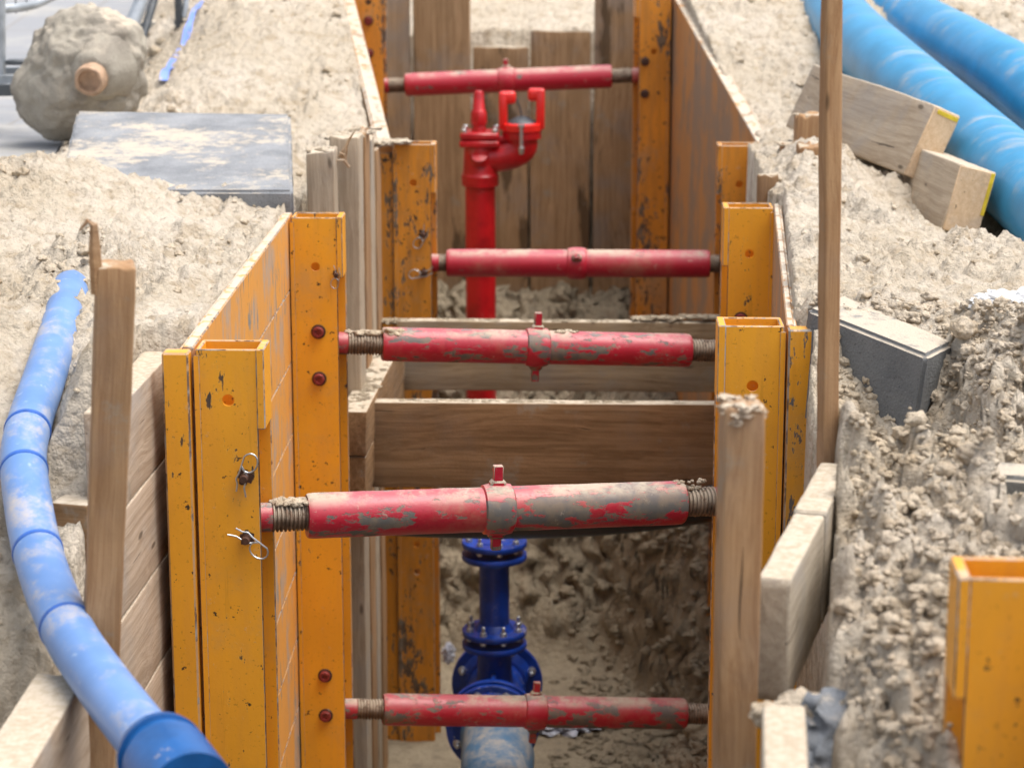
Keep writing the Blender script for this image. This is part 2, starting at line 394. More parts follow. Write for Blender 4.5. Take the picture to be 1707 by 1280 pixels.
def plank(name, p0, p1, W, T, mat, up=(0, 0, 1), roll=0, parent=None, **kw):
    _ps[0] += 1; p0 = V(p0); p1 = V(p1)
    mb = plank_mb((p1 - p0).length, W, T, seed=_ps[0] * 1.7, **kw)
    return mb.build(name, mat, parent, frame(p0, p1, up, roll), smooth=35)
def blob(mb, c, r, sq=(1, 1, 1), rough=.35, sub=2, fr=1.3, seed=0, mi=0):
    bm = bmesh.new(); bmesh.ops.create_icosphere(bm, subdivisions=sub, radius=1)
    vs = []
    for v in bm.verts:
        n = v.co.normalized(); d = 1 + rough * mnoise.noise(n * fr + V((seed, seed * 1.3, 0))) * 1.6 + rough * .5 * mnoise.noise(n * fr * 3.1 + V((seed, 0, seed)))
        vs.append(V(c) + V((n.x * sq[0], n.y * sq[1], n.z * sq[2])) * r * d)
    bm.verts.index_update(); mb.add(vs, [[v.index for v in f.verts] for f in bm.faces], mi); bm.free()
# ------------------------------------------------------------------ numpy noise
def _h(ix, iy, s):
    n = (ix.astype(np.int64) * 374761393 + iy.astype(np.int64) * 668265263 + s * 1442695041) & 0xffffffff
    n = ((n ^ (n >> 13)) * 1274126177) & 0xffffffff
    n = (n ^ (n >> 16)) & 0xffffffff
    return n / 4294967296.0
def vn(x, y, s=0):
    ix = np.floor(x); iy = np.floor(y); fx = x - ix; fy = y - iy
    def g(a, b):
        th = _h(ix + a, iy + b, s) * 2 * np.pi; return np.cos(th) * (fx - a) + np.sin(th) * (fy - b)
    u = fx ** 3 * (fx * (fx * 6 - 15) + 10); w = fy ** 3 * (fy * (fy * 6 - 15) + 10)
    return (g(0, 0) * (1 - u) + g(1, 0) * u) * (1 - w) + (g(0, 1) * (1 - u) + g(1, 1) * u) * w
def fbm(x, y, o=4, s=0, r=.5):
    t = 0; a = 1; f = 1
    for i in range(o): t = t + a * vn(x * f + i * 17.3, y * f - i * 9.1, s + i); a *= r; f *= 2.03
    return t
def clods(x, y, s=0, dens=.6, rmax=.45):
    ix = np.floor(x); iy = np.floor(y); out = np.zeros_like(x)
    for a in (-1, 0, 1):
        for b in (-1, 0, 1):
            jx = ix + a; jy = iy + b
            px = jx + .2 + .6 * _h(jx, jy, s + 1); py = jy + .2 + .6 * _h(jx, jy, s + 2)
            r = rmax * (.45 + .9 * _h(jx, jy, s + 3)); on = _h(jx, jy, s + 4) < dens
            d2 = (x - px) ** 2 * (1 + .8 * _h(jx, jy, s + 5)) + (y - py) ** 2
            out = np.maximum(out, np.where(on, np.sqrt(np.maximum(r * r - d2, 0)), 0))
    return out
def sm(t): t = np.clip(t, 0, 1); return t * t * (3 - 2 * t)
# ------------------------------------------------------------------ terrain
YL = [0, 3.2, 4.74, 4.78, 6.55, 6.75, 7.6, 7.9, 9.7, 10.45]
XLv = [-.935, -.935, -.935, -.815, -.825, -.80, -.76, -.72, -1.03, -1.12]
YR = [0, 3.3, 3.6, 4.05, 4.6, 4.86, 4.90, 6.52, 6.58, 7.70, 7.77, 9.7, 10.45]
XRv = [.30, .365, .41, .46, .46, .50, .455, .565, .525, .545, .60, .355, .28]
YEND = 10.42
HOLLOW = [(atY(px, py, Y_).x, Y_) for px, py, Y_ in ((106, 530, 4.98), (74, 630, 4.62), (46, 718, 4.36), (40, 785, 4.22), (63, 920, 3.96))]
def base_h(X, Y):
    xl = np.interp(Y, YL, XLv); xr = np.interp(Y, YR, XRv)
    dl = xl - X; dr = X - xr
    left = X < (xl + xr) / 2
    zl = -.005 + .40 * sm((Y - 7.75) / 1.6) * (1 - sm((dl - .35) / .8)) + .30 * sm((Y - 9) / 4)
    zl = zl - (.20 * sm((4.95 - Y) / .8) + .22 * sm((4.25 - Y) / .5)) * np.maximum(sm((dl - .02) / .14), sm((4.4 - Y) / .1)) - .35 * sm((3.95 - Y) / .4)
    zl = zl + .13 * np.exp(-(((X + 1.42) / .30) ** 2 + ((Y - 6.22) / .30) ** 2)) + .06 * np.exp(-(((X + 1.75) / .4) ** 2 + ((Y - 6.0) / .5) ** 2))
    zl = zl - .05 * np.exp(-(((X + 1.0) / .13) ** 2 + ((Y - 6.25) / .2) ** 2))
    tp = HOLLOW[0]; zl = zl + .07 * np.exp(-(((X - tp[0] + .01) / .10) ** 2 + ((Y - tp[1] - .42) / .16) ** 2))
    zl = zl + .05 * np.exp(-(((X + 1.02) / .12) ** 2 + ((Y - 6.9) / .8) ** 2))
    # hollow along the blue pipe
    d = np.full_like(X, 9.)
    for (ax, ay), (bx, by) in zip(HOLLOW[:-1], HOLLOW[1:]):
        t = np.clip(((X - ax) * (bx - ax) + (Y - ay) * (by - ay)) / ((bx - ax) ** 2 + (by - ay) ** 2), 0, 1)
        d = np.minimum(d, np.hypot(X - ax - t * (bx - ax), Y - ay - t * (by - ay)))
    zl = zl - .06 * np.exp(-(d / .09) ** 2) * sm((5.2 - Y) / .4)
    zr = -.01 + .39 * sm((Y - 7.8) / 1.7) + .02 * np.sin(X * 3)
    zr = zr - .10 * sm((4.7 - Y) / .9) - .09 * sm((3.5 - Y) / .6) - .22 * sm((3.1 - Y) / .4)
    zr = zr - .24 * np.exp(-(np.maximum(np.abs(X - .62) - .06, 0) / .12) ** 2 - (np.maximum(np.abs(Y - 4.42) - .08, 0) / .17) ** 2)
    zr = zr - .05 * np.exp(-np.maximum(dr, 0) / .12) * sm((4.1 - Y) / .3) - .12 * np.exp(-np.maximum(dr, 0) / .05) * sm((3.45 - Y) / .12)
    zr = zr - .13 * np.exp(-(((X - .95) / .12) ** 2 + ((Y - 3.60) / .13) ** 2))
    zr = zr + .05 * np.exp(-(((X - .90) / .16) ** 2 + ((Y - 4.62) / .22) ** 2)) + .03 * np.exp(-(((X - .68) / .2) ** 2 + ((Y - 5.0) / .14) ** 2))
    zr = zr + .09 * np.exp(-(((X - .70) / .12) ** 2 + ((Y - 7.0) / .35) ** 2))
    zr = zr - .13 * np.exp(-(((X - 1.22) / .28) ** 2 + ((Y - 6.42) / .36) ** 2))
    ze = .15 + .24 * sm((Y - 10.5) / 1.5)
    z = np.where(left, zl, zr)
    be = sm((Y - YEND + .35) / .3) * sm((X + 1.4) / .4) * sm((.9 - X) / .4) * (1 - sm((Y - 11.5) / 1.5))
    z = z * (1 - be) + ze * be
    # pavement area sinks under the slabs
    pv = sm((-1.62 - .11 * (Y - 7) - X) / .15) * sm((Y - 6.75) / .2)
    return z - .09 * pv, pv
def floor_h(X, Y):
    t0 = 8.5 - 1.0 * sm((X - .05) / .45)
    z = -2.13 + .62 * sm((Y - t0) / .55) + .28 * sm((Y - 8.8) / .5) + .2 * sm((Y - 9.3) / .9)
    z = z + .40 * np.exp(-(((X - .42) / .22) ** 2 + ((Y - 6.75) / .42) ** 2))
    return z
def ground_h(X, Y):
    z, pv = base_h(X, Y)
    near = sm((4.9 - Y) / .8) * (X > 0); 
    rough = .55 + .9 * near + .35 * (vn(X * 1.3, Y * 1.3, 5) + .3)
    tr = .35 * sm((Y - 7.5) / 2)
    rough = np.clip(rough - tr, .25, 1.15)
    z = z + rough * (.034 * fbm(X * 3.2, Y * 2.6, 3, 11))
    wx = X + .035 * fbm(X * 9, Y * 9, 3, 61); wy = Y + .035 * fbm(X * 9, Y * 9, 3, 62)
    r1 = np.abs(fbm(wx * 7, wy * 5.5, 4, 21, .5)) * 3.4; r2 = np.abs(fbm(wx * 19, wy * 13, 4, 22, .6))
    mask = sm((fbm(X * 2.1, Y * 1.7, 3, 71) + .22 + .8 * near) / .35)
    z = z + rough * (.012 + .018 * mask + .012 * near) * (r1 - .5) + (.010 + .022 * mask) * rough * r2 * (1 - pv)
    ter = fbm(X * 2.5 + Y * .7, Y * 6, 3, 91); z = z + .010 * (1 - mask) * (np.floor(ter * 9) / 9 * .6 + ter * .4)
    wx = wx + .02 * fbm(X * 30, Y * 30, 2, 63); wy = wy + .02 * fbm(X * 30, Y * 30, 2, 64)
    cl = clods(wx * 8, wy * 8, 31, .4) / 8 * .5 * near + clods(wx * 19, wy * 19, 41, .5) / 19 * .6 * (1 + .5 * near) + clods(wx * 42, wy * 42, 51, .6) / 42 * .8
    t1 = fbm(wx * 3.5, wy * 8, 4, 301, .55) * 9; t2 = fbm(wx * 9, wy * 19, 3, 302, .55) * 7
    fl = sm((fbm(X * 2.6, Y * 2.2, 2, 303) + .35) / .3)
    z = z + .022 * fbm(X * 1.6, Y * 1.5, 2, 310) + (.010 * (t1 - np.floor(t1)) + .006 * (t2 - np.floor(t2)) - .008) * (.15 + .85 * fl) * (1 - pv)
    z = z + cl * 1.3 * rough * mask * (1 - .8 * pv)
    z = z + .009 * fbm(X * 48, Y * 30, 3, 81, .6) * (1 - pv)
    return z
def soil_h(X, Y):
    z = floor_h(X, Y)
    sl = sm((z + 2.12) / .12)
    wx = X + .05 * fbm(X * 8, Y * 8, 3, 161); wy = Y + .05 * fbm(X * 8, Y * 8, 3, 162)
    z = z + sl * (.10 * np.abs(fbm(wx * 5, wy * 5, 4, 101, .6)) + .05 * fbm(X * 3, Y * 3, 3, 111)) + .012 * fbm(X * 4, Y * 4, 3, 112)
    z = z + (clods(wx * 10, wy * 10, 131, .6) / 10 * .9 + clods(wx * 24, wy * 24, 141, .6) / 24) * sl * .9 + (.002 + .008 * sl) * fbm(X * 34, Y * 34, 4, 151)
    return z
def grid_mesh(name, xs, ys, hf, mat, keep=None, warp=None):
    X, Y = np.meshgrid(xs, ys); Z = hf(X, Y); X0, Y0 = X, Y
    if warp: X, Y, Z = warp(X, Y, Z)
    nx, ny = len(xs), len(ys)
    me = bpy.data.meshes.new(name)
    co = np.stack([X, Y, Z], -1).reshape(-1, 3).astype(np.float32)
    i = np.arange(nx * ny).reshape(ny, nx)
    q = np.stack([i[:-1, :-1], i[:-1, 1:], i[1:, 1:], i[1:, :-1]], -1)
    if keep is not None:
        xc = (X0[:-1, :-1] + X0[1:, 1:]) / 2; yc = (Y0[:-1, :-1] + Y0[1:, 1:]) / 2; q = q[keep(xc, yc)]
    q = q.reshape(-1, 4)
    used = np.unique(q); rm = np.zeros(nx * ny, np.int64); rm[used] = np.arange(len(used)); q = rm[q]; co = co[used]
    me.vertices.add(len(co)); me.vertices.foreach_set('co', co.ravel())
    me.loops.add(len(q) * 4); me.loops.foreach_set('vertex_index', q.ravel().astype(np.int32))
    me.polygons.add(len(q)); me.polygons.foreach_set('loop_start', np.arange(0, len(q) * 4, 4, dtype=np.int32))
    me.polygons.foreach_set('use_smooth', np.ones(len(q), bool)); me.update(calc_edges=True); me.validate()
    me.materials.append(mat)
    return link(name, me)
def gfun(X, Y):
    z = ground_h(X, Y)
    xl = np.interp(Y, YL, XLv); xr = np.interp(Y, YR, XRv)
    w = .02
    ins = sm((X - xl) / w) * sm((xr - X) / w) * sm((YEND - Y) / w)
    return z * (1 - ins) + (-2.4) * ins
far = lambda a, b, n: list(a + (b - a) * (np.linspace(0, 1, n) ** 2))
def gkeep(x, y):
    xl = np.interp(y, YL, XLv); xr = np.interp(y, YR, XRv)
    return ~((x > xl + .04) & (x < xr - .04) & (y < YEND - .05))
xs = np.array(sorted([-x for x in far(2.4, 40, 40)][:-0 or None] ) ); xs = np.concatenate([-np.array(far(2.4, 40, 40))[::-1], np.arange(-2.39, 2.39, .008), np.array(far(2.4, 40, 40))])
yy = [-6, -3, 0, 1, 1.8]; y = 2.2
while y < 13: yy.append(y); y += .0085 + .0012 * max(0, y - 4)
yy += far(13.1, 90, 60)
def gwarp(X, Y, Z):
    n = sm((5.2 - Y) / .6) * sm((X - .5) / .1) * (Y > 2.6)
    return X + n * .020 * fbm(Y * 13, Z * 16 + X * 3, 4, 401, .6), Y - n * .038 * np.abs(fbm(X * 10, Z * 15 + Y * 4, 4, 402, .6)), Z
def swarp(X, Y, Z):
    sl = sm((Z + 2.12) / .15)
    return X + sl * .05 * fbm(Y * 9, Z * 12, 4, 411, .6), Y - sl * .11 * np.abs(fbm(X * 7, Z * 8, 5, 412, .52)) + sl * .03, Z
tag(grid_mesh('ground', xs, np.array(yy), gfun, M['sand'], gkeep, gwarp), kind='structure')
tag(grid_mesh('trench_floor', np.arange(-1.25, .75, .01), np.arange(1.0, 10.5, .012), soil_h, M['clay'], None, swarp), kind='structure')
# pavement top left
def pavement():
    mb = MB(); vs = []; fs = []
    pts = [(-1.68, 7.05), (-1.75, 7.6), (-1.95, 9), (-2.4, 13), (-3.4, 22)]
    for i, (x, y) in enumerate(pts):
        z = -.02 + .34 * float(sm(np.array((y - 9) / 4.5)))
        vs += [(x, y, z), (x - 25, y, z), (x, y, z - .1)]
    for i in range(len(pts) - 1):
        a = i * 3; fs += [(a, a + 3, a + 4, a + 1), (a, a + 2, a + 5, a + 3)]
    fs.append((0, 1, 2)); mb.add(vs, fs)
    return tag(mb.build('pavement', M['paving'], smooth=0), kind='structure')
pavement()
# ------------------------------------------------------------------ shoring panels
PW, PD = .128, .10
def bool_holes(o, holes):
    """holes: (local centre x, z, radius) drilled along Y through the front plate"""
    mb = MB()
    for (x, z, r, y0, y1) in holes:
        m = Matrix.Translation((x, 0, z)) @ Matrix.Rotation(R(90), 4, 'Z')
        mb.lathe([(y0, r), (y1, r)], m, 20)
    cut = mb.build('cutter', M['rust'], smooth=0); bm = bmesh.new(); bm.from_mesh(cut.data); bmesh.ops.remove_doubles(bm, verts=bm.verts[:], dist=1e-5); bmesh.ops.recalc_face_normals(bm, faces=bm.faces[:]); bm.to_mesh(cut.data); bm.free(); cut.matrix_basis = world_of(o)
    md = o.modifiers.new('b', 'BOOLEAN'); md.object = cut; md.operation = 'DIFFERENCE'; md.solver = 'EXACT'; md.use_self = True
    bpy.context.view_layer.update(); dg = bpy.context.evaluated_depsgraph_get()
    me = bpy.data.meshes.new_from_object(o.evaluated_get(dg)); o.modifiers.clear()
    old = o.data; o.data = me; bpy.data.meshes.remove(old); bpy.data.objects.remove(cut)
def post(parent, xc, y, ztop, zbot, side, mat, yaw=0, holes=(.105,), name='post', plate=.165, w=PW):
    """side=+1: open side faces +X (left wall)"""
    mb = MB(); t = .008; d = PD; h = ztop - zbot; s = side
    def b(x0, x1, y0, y1, z0, z1, bev=.0025):
        a0, a1 = sorted((x0 * s, x1 * s)); mb.box((a0, y0, z0), (a1, y1, z1), bev)
    b(-w / 2, w / 2 - .004, -d / 2, -d / 2 + t, -h, 0)                  # front plate
    b(-w / 2, w / 2 + .010, d / 2 - t, d / 2, -h, -.001)                # rear plate
    b(-w / 2 - .001, -w / 2 + t, -d / 2 + t + .0005, d / 2 - t - .0005, -h, -.001)   # web
    b(w / 2 - .006, w / 2 + .011, -d / 2 - .003, d / 2 - t - .001, -plate, .001)     # closing plate
    b(-w / 2 - .004, -w / 2 + .008, -d / 2 - .003, -d / 2 - .0005, -h, -.012, .001)  # weld strip
    m = Matrix.Translation((xc, y, ztop)) @ Matrix.Rotation(yaw, 4, 'Z')
    o = mb.build(name, [mat, M['edge']], parent, m, smooth=30)
    bool_holes(o, [(0.0, -z, .0125, -d / 2 - .02, -d / 2 + t + .01) for z in holes])
    return o
def local(o, p): return world_of(o) @ V(p)
def bolt(pst, lx, lz, mat='redbolt', r=.014):
    c = local(pst, (lx, -PD / 2, lz)); mb = MB()
    m = Matrix.Translation(c) @ Matrix.Rotation(R(-90), 4, 'Z')
    mb.lathe([(0, r * 1.3), (.004, r * 1.3), (.005, r * 1.15)], m, 20, 1)
    mb.lathe([(.005, r), (.015, r), (.017, r * .85), (.017, r * .5), (.013, r * .42), (.013, 0)], m, 6 if r < .01 else 18, 0)
    return mb.build('bolt', [M[mat], M['rust']], pst, Matrix.Identity(4))
def clip_pin(pst, lx, lz, ang, sc=1.0, size=.009):
    c = local(pst, (lx, -PD / 2, lz)); mb = MB()
    m = Matrix.Translation(c) @ Matrix.Rotation(R(-90), 4, 'Z')
    mb.lathe([(-.002, size * 1.0), (.020, size), (.024, size * .8), (.024, 0)], m, 16)
    o = mb.build('pin', M['rust'], pst, Matrix.Identity(4))
    # R clip wire in the XZ plane in front of the post
    pts = []
    for i in range(15):
        a = R(-60 + 300 * i / 14 + 180); pts.append((.022 + .0105 * -math.cos(a) * 1.25, .0105 * math.sin(a)))
    pts = [(-.020, .004), (-.010, .006), (-.004, .010), (.004, .0085)] + pts + [(.004, -.003), (-.012, -.004), (-.023, -.010)]
    P = []
    for (x, z) in pts:
        x *= sc * 1.35; z *= sc * 1.35
        P.append(c + V((x * math.cos(ang) - z * math.sin(ang), -.013, x * math.sin(ang) + z * math.cos(ang))))
    q = MB(); q.tube(P, .0016 * sc, 8)
    q.build('retaining_clip', M['zinc'], o, Matrix.Identity(4))
    # bare rusty patch round the hole
    w = MB(); blobpts = []
    n = 22
    for i in range(n):
        a = 2 * math.pi * i / n; rr = size * (1.7 + 1.1 * mnoise.noise(V((math.cos(a) * 2.4, math.sin(a) * 2.4, lz * 10 + lx))))
        blobpts.append(c + V((math.cos(a) * rr, -.0006, math.sin(a) * rr)))
    w.add(blobpts, [tuple(range(n))[::-1]]); w.add([p - V((0, .0003, 0)) for p in blobpts], [tuple(range(n))])
    w.build('rust_patch', M['rust'], pst, Matrix.Identity(4), smooth=0)
    return o
def sheet(parent, a, b, thick, ztopa, ztopb, zbot, mat, side, rows=.2, out=True):
    """steel wall between plan points a and b; its inner face on a-b, body to the outside"""
    a = V((*a, 0)); b = V((*b, 0)); L = (b - a).length
    yaw = math.atan2(b.y - a.y, b.x - a.x)
    m = Matrix.Translation((a.x, a.y, ztopa)) @ Matrix.Rotation(yaw, 4, 'Z')
    mb = MB(); sg = 1 if side > 0 else -1                  # outside is +Y local for left wall
    z = 0; i = 0; H = ztopa - zbot; dz = ztopb - ztopa
    sh = Matrix(((1, 0, 0, 0), (0, 1, 0, 0), (dz / L, 0, 1, 0), (0, 0, 0, 1)))
    while z < H:
        z1 = min(z + rows, H)
        y0, y1 = sorted((0, sg * (thick - .006)))
        mb.box((0, y0, -z1 + .0015), (L, y1, -z), .003, mat=sh); z = z1; i += 1
    y0, y1 = sorted((sg * .004, sg * thick)); mb.box((.002, y0, -H + .01), (L - .002, y1, -.004), .002, mat=sh)
    return mb.build('steel_sheet', [mat, M['edge']], parent, m, smooth=30)
# left near panel
L1x = (XA(340, 4.587, 0) + XA(428, 4.587, 0)) / 2; L2x = (XA(487, 6.25, 0) + XA(568, 6.25, 0)) / 2
R1x = (XA(1208, 4.85, 0) + XA(1300, 4.85, 0)) / 2; R2x = (XA(1210, 6.46, 0) + XA(1288, 6.46, 0)) / 2
L3x = (XA(660, 7.8, 0) + XA(720, 7.8, 0)) / 2; R3x = (XA(1202, 7.8, 0) + XA(1262, 7.8, 0)) / 2
L4x = (XA(592, 9.5, .3) + XA(636, 9.5, .3)) / 2; R4x = (XA(1064, 9.5, .3) + XA(1112, 9.5, .3)) / 2
pl = thing('shoring_panel', (L1x, 4.6, -2.2), 'orange steel shoring panel on the near left with a scratched bright orange sheet', 'shoring panel', 'orange trench shoring panels')
p1 = post(pl, L1x, 4.587, 0, -2.3, 1, M['orange'])
clip_pin(p1, .030, -.265, R(70), 1.15); clip_pin(p1, .030, -.395, R(-40), 1.15)
p2 = post(pl, L2x, 6.25, 0, -2.7, 1, M['orange'], holes=(.135,))
for z in (-.315, -.447, -1.31, -1.43): bolt(p2, .005, z, r=.0155)
clip_pin(p2, .058, -.155, R(-100), .8, .007)
sheet(pl, (L1x - .072, 4.565), (L2x - .072, 6.30), .03, -.002, -.002, -2.6, M['sheet'], 1)
# end rib of the near panel
mb = MB(); mb.box((-.058, -.012, -2.3), (-.004, .03, -.004), .004)
mb.build('end_rib', [M['orange'], M['edge']], pl, Matrix.Translation((L1x - .071, 4.53, 0)), smooth=30)
# right near panel
pr = thing('shoring_panel', (R1x, 4.85, -2.2), 'orange steel shoring panel on the near right standing beside the dark grey concrete block', 'shoring panel', 'orange trench shoring panels')
p3 = post(pr, R1x, 4.85, 0, -2.3, -1, M['orange'], holes=(.13,))
p4 = post(pr, R2x, 6.46, 0, -2.5, -1, M['orange'], holes=(.13,))
bolt(p4, -.02, -.315, r=.0155)
sheet(pr, (R1x + .071, 4.83), (R2x + .071, 6.50), .022, -.002, -.002, -2.5, M['sheet_rust'], -1)
mb = MB(); mb.box((.004, -.012, -2.3), (.056, .03, -.004), .004)
mb.build('end_rib', [M['orange_mid'], M['edge']], pr, Matrix.Translation((R1x + .068, 4.795, 0)), smooth=30)
# far left panel
fl = thing('shoring_panel', (L3x, 7.8, -2.2), 'rust-stained orange shoring panel on the far left, dark scrape beside its front post', 'shoring panel', 'orange trench shoring panels')
p5 = post(fl, L3x, 7.8, 0, -2.35, 1, M['orange_rusty'], holes=(.13, 1.27, 1.40, 1.5), yaw=R(0))
clip_pin(p5, .032, -.305, R(-120), 1.1); clip_pin(p5, .034, -.435, R(-170), 1.1)
p6 = post(fl, L4x, 9.5, .46, -1.4, 1, M['orange_rusty'], yaw=R(6))
for z in (-.18, -.31): bolt(p6, .0, z, r=.015)
sheet(fl, (L3x - .071, 7.78), (L4x - .071, 9.56), .055, -.01, .40, -2.0, M['sheet_rust'], 1)
mb = MB(); mb.box((-.066, -.012, -2.35), (-.003, .03, -.03), .004)
mb.build('end_rib', [M['orange_rusty'], M['edge']], fl, Matrix.Translation((L3x - .064, 7.77, 0)), smooth=30)
# far right panel
fr = thing('shoring_panel', (R3x, 7.8, -2.2), 'far right shoring panel, its long sheet mostly brown with rust streaks', 'shoring panel', 'orange trench shoring panels')
p7 = post(fr, R3x, 7.8, 0, -2.35, -1, M['orange_rusty'], holes=(.13,))
p8 = post(fr, R4x, 9.5, .46, -1.4, -1, M['orange_rusty'], yaw=R(6), holes=(.30,))
for z in (-.34, -.47, -1.17, ): bolt(p8, -.035 if z > -1 else 0, z, 'rust', r=.014)
sheet(fr, (R3x + .068, 7.76), (R4x + .068, 9.56), .05, -.01, .40, -2.3, M['sheet_rust'], -1, rows=3)
# foreground post at the right edge
fg = thing('shoring_panel', (.67, 2.9, -1.5), 'blurred orange shoring panel post in the foreground at the bottom right corner', 'shoring panel', 'orange trench shoring panels')
gx = XA(1612, 2.9, .1); p9 = post(fg, gx + .064, 2.93, atY(1650, 965, 2.88).z, -1.6, -1, M['orange'], yaw=R(-2), holes=(.6,))
sheet(fg, (gx + .135, 2.6), (gx + .135, 2.93), .055, p9.matrix_basis.translation.z - 1.5, p9.matrix_basis.translation.z - 1.5, -1.6, M['sheet'], -1)
# ------------------------------------------------------------------ struts
def strut(xl, xr, y0, y1, zl, zr, tl, tr, col, rad, label, mat, handle_ang=0, hup=.075, hdn=.075, hy=0):
    """all x in photo pixels along the strut line; converted to fractions of the real length"""
    A = V((XA(xl, y0, zl), y0, zl)); B = V((XA(xr, y1, zr), y1, zr)); D = (B - A).length
    f = lambda px: (px - xl) / (xr - xl) * D - D / 2
    m = frame(A, B); t = thing('strut', (A + B) / 2, label, 'trench strut', 'red screw struts across the trench'); 
    a, b, c = f(tl), f(tr), f(col)
    mb = MB()
    prof = [(a, rad * .72), (a, rad * .93), (a + .004, rad * .98), (a + .010, rad * .99), (a + .014, rad)]
    n = 22
    prof += [(a + .014 + (b - a - .028) * i / n, rad) for i in range(1, n)]
    prof += [(b - .014, rad), (b - .010, rad * .99), (b - .004, rad * .98), (b, rad * .93), (b, rad * .72)]
    mb.lathe(prof, None, 40, 0, bumpy=.0008); mb.build('tube', mat, t, m)
    for s0, s1 in ((-D / 2 - .05, a + .003), (b - .003, D / 2 + .05)):
        q = MB(); prof = []; x = s0; r = rad * .66
        # plain red collar towards the post, thread towards the tube
        left = s0 < 0
        th0, th1 = (s0 + .07, s1) if left else (s0, s1 - .07)
        if (th1 - th0) < .02: th0, th1 = (s1 - .02, s1) if left else (s0, s0 + .02)
        x = th0; k = 0
        while x < th1:
            prof += [(x, r * .86), (x + .0022, r * 1.0), (x + .0048, r * 1.0), (x + .0070, r * .86)]; x += .0086
        q.lathe(prof, None, 28, 0, bumpy=.0025); q.build('threaded_rod', M['thread'], t, m)
        q = MB(); e0, e1 = (s0, th0 + .001) if left else (th1 - .001, s1)
        q.lathe([(e0, r * .98), (e1 - .002, r * .98), (e1, r * .9)] if left else [(e0, r * .9), (e0 + .002, r * .98), (e1, r * .98)], None, 28, 0, bumpy=.001)
        q.build('end_fork', mat, t, m)
    q = MB(); w = .026 * rad / .046 + .006
    q.lathe([(c - w, rad * 1.0), (c - w * .9, rad * 1.1), (c - w * .4, rad * 1.17), (c + w * .4, rad * 1.17), (c + w * .9, rad * 1.1), (c + w, rad * 1.0)], None, 36, 0, bumpy=.0015)
    col_o = q.build('collar', mat, t, m)
    q = MB(); Mh = Matrix.Translation((c, 0, 0)) @ Matrix.Rotation(handle_ang, 4, 'X')
    k = rad / .046
    if hup: q = MB(); q.box((-.010 * k, -.008 * k, rad * 1.0), (.010 * k, .008 * k, rad + hup), .0015, mat=Mh); q.box((-.017 * k, -.012 * k, rad * .9), (.017 * k, .012 * k, rad * 1.0 + .018), .006, mat=Mh); q.build('turning_bar', [mat, M['thread']], col_o, Matrix.Identity(4) @ m)
    if hdn: q = MB(); q.box((-.010 * k, -.008 * k, -rad - hdn), (.010 * k, .008 * k, -rad * 1.0), .0015, mat=Mh); q.box((-.017 * k, -.012 * k, -rad * 1.0 - .018), (.017 * k, .012 * k, -rad * .9), .006, mat=Mh); q.build('turning_bar', [mat, M['thread']], col_o, m)
    return t, m, D, a, b, c
zY = lambda py, Y: atY(CX, py, Y).z
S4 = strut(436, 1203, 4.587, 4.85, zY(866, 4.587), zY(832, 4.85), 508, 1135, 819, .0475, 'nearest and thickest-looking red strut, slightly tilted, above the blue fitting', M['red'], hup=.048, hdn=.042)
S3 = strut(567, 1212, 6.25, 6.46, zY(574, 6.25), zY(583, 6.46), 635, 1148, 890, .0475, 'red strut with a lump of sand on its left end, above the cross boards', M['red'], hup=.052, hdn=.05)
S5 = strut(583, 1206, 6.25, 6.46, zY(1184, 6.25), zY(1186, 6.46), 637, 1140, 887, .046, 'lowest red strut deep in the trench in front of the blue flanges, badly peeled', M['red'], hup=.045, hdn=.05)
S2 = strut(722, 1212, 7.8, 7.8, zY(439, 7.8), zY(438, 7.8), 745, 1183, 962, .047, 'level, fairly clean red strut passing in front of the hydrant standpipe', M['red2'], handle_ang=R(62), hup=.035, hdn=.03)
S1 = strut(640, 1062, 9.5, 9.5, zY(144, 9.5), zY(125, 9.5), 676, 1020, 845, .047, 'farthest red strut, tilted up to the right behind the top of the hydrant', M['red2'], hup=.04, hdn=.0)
# ------------------------------------------------------------------ cross boards and timbers
def board_px(name, x0, x1, ytop, ybot, Y, T, mat, label, cat='board', group=None, y2=None, **kw):
    Y2 = y2 or Y
    zt = zY(ytop, Y); zb = zY(ybot, Y); zc = (zt + zb) / 2
    A = V((XA(x0, Y, zc), Y + T / 2, zc)); B = V((XA(x1, Y2, zc), Y2 + T / 2, zc))
    return tag(plank(name, A, B, T, zt - zb, mat, **kw), label, cat, group)
board_px('cross_board', 612, 1225, 672, 814, 6.62, .05, M['wood_brown'], 'brown cross board with two knots, the nearer of the two spanning the trench', group='boards across the trench')
board_px('cross_board', 662, 1228, 536, 652, 7.45, .045, M['wood_mid'], 'greyish cross board, sandy on top, the farther of the two spanning the trench', group='boards across the trench')
def timber(p0, p1, W, T, mat, label, cat='timber', group=None, name='timber', **kw):
    return tag(plank(name, p0, p1, W, T, mat, **kw), label, cat, group)
zt = zY(689, 6.42); tx = XA(592, 6.5, -.6)
timber((tx, 6.42, zt - .065), (tx + .035, 7.44, zt - .065), .078, .13, M['wood_brown'], 'upper timber with sandy top along the left wall at the cross boards', group='timbers along the left wall')
timber((tx - .004, 6.43, zt - .20), (tx + .03, 7.44, zt - .20), .078, .128, M['wood_brown'], 'lower timber under the sandy one along the left wall', group='timbers along the left wall')
q = MB(); c = atY(651, 650, 7.1); q.tube([c + V((0, -.02, -.02)), c + V((0, -.02, .025))], .004, 8); tag(q.build('steel_peg', M['zinc']), 'short shiny steel peg sticking up against the left timber between the cross boards', 'peg')
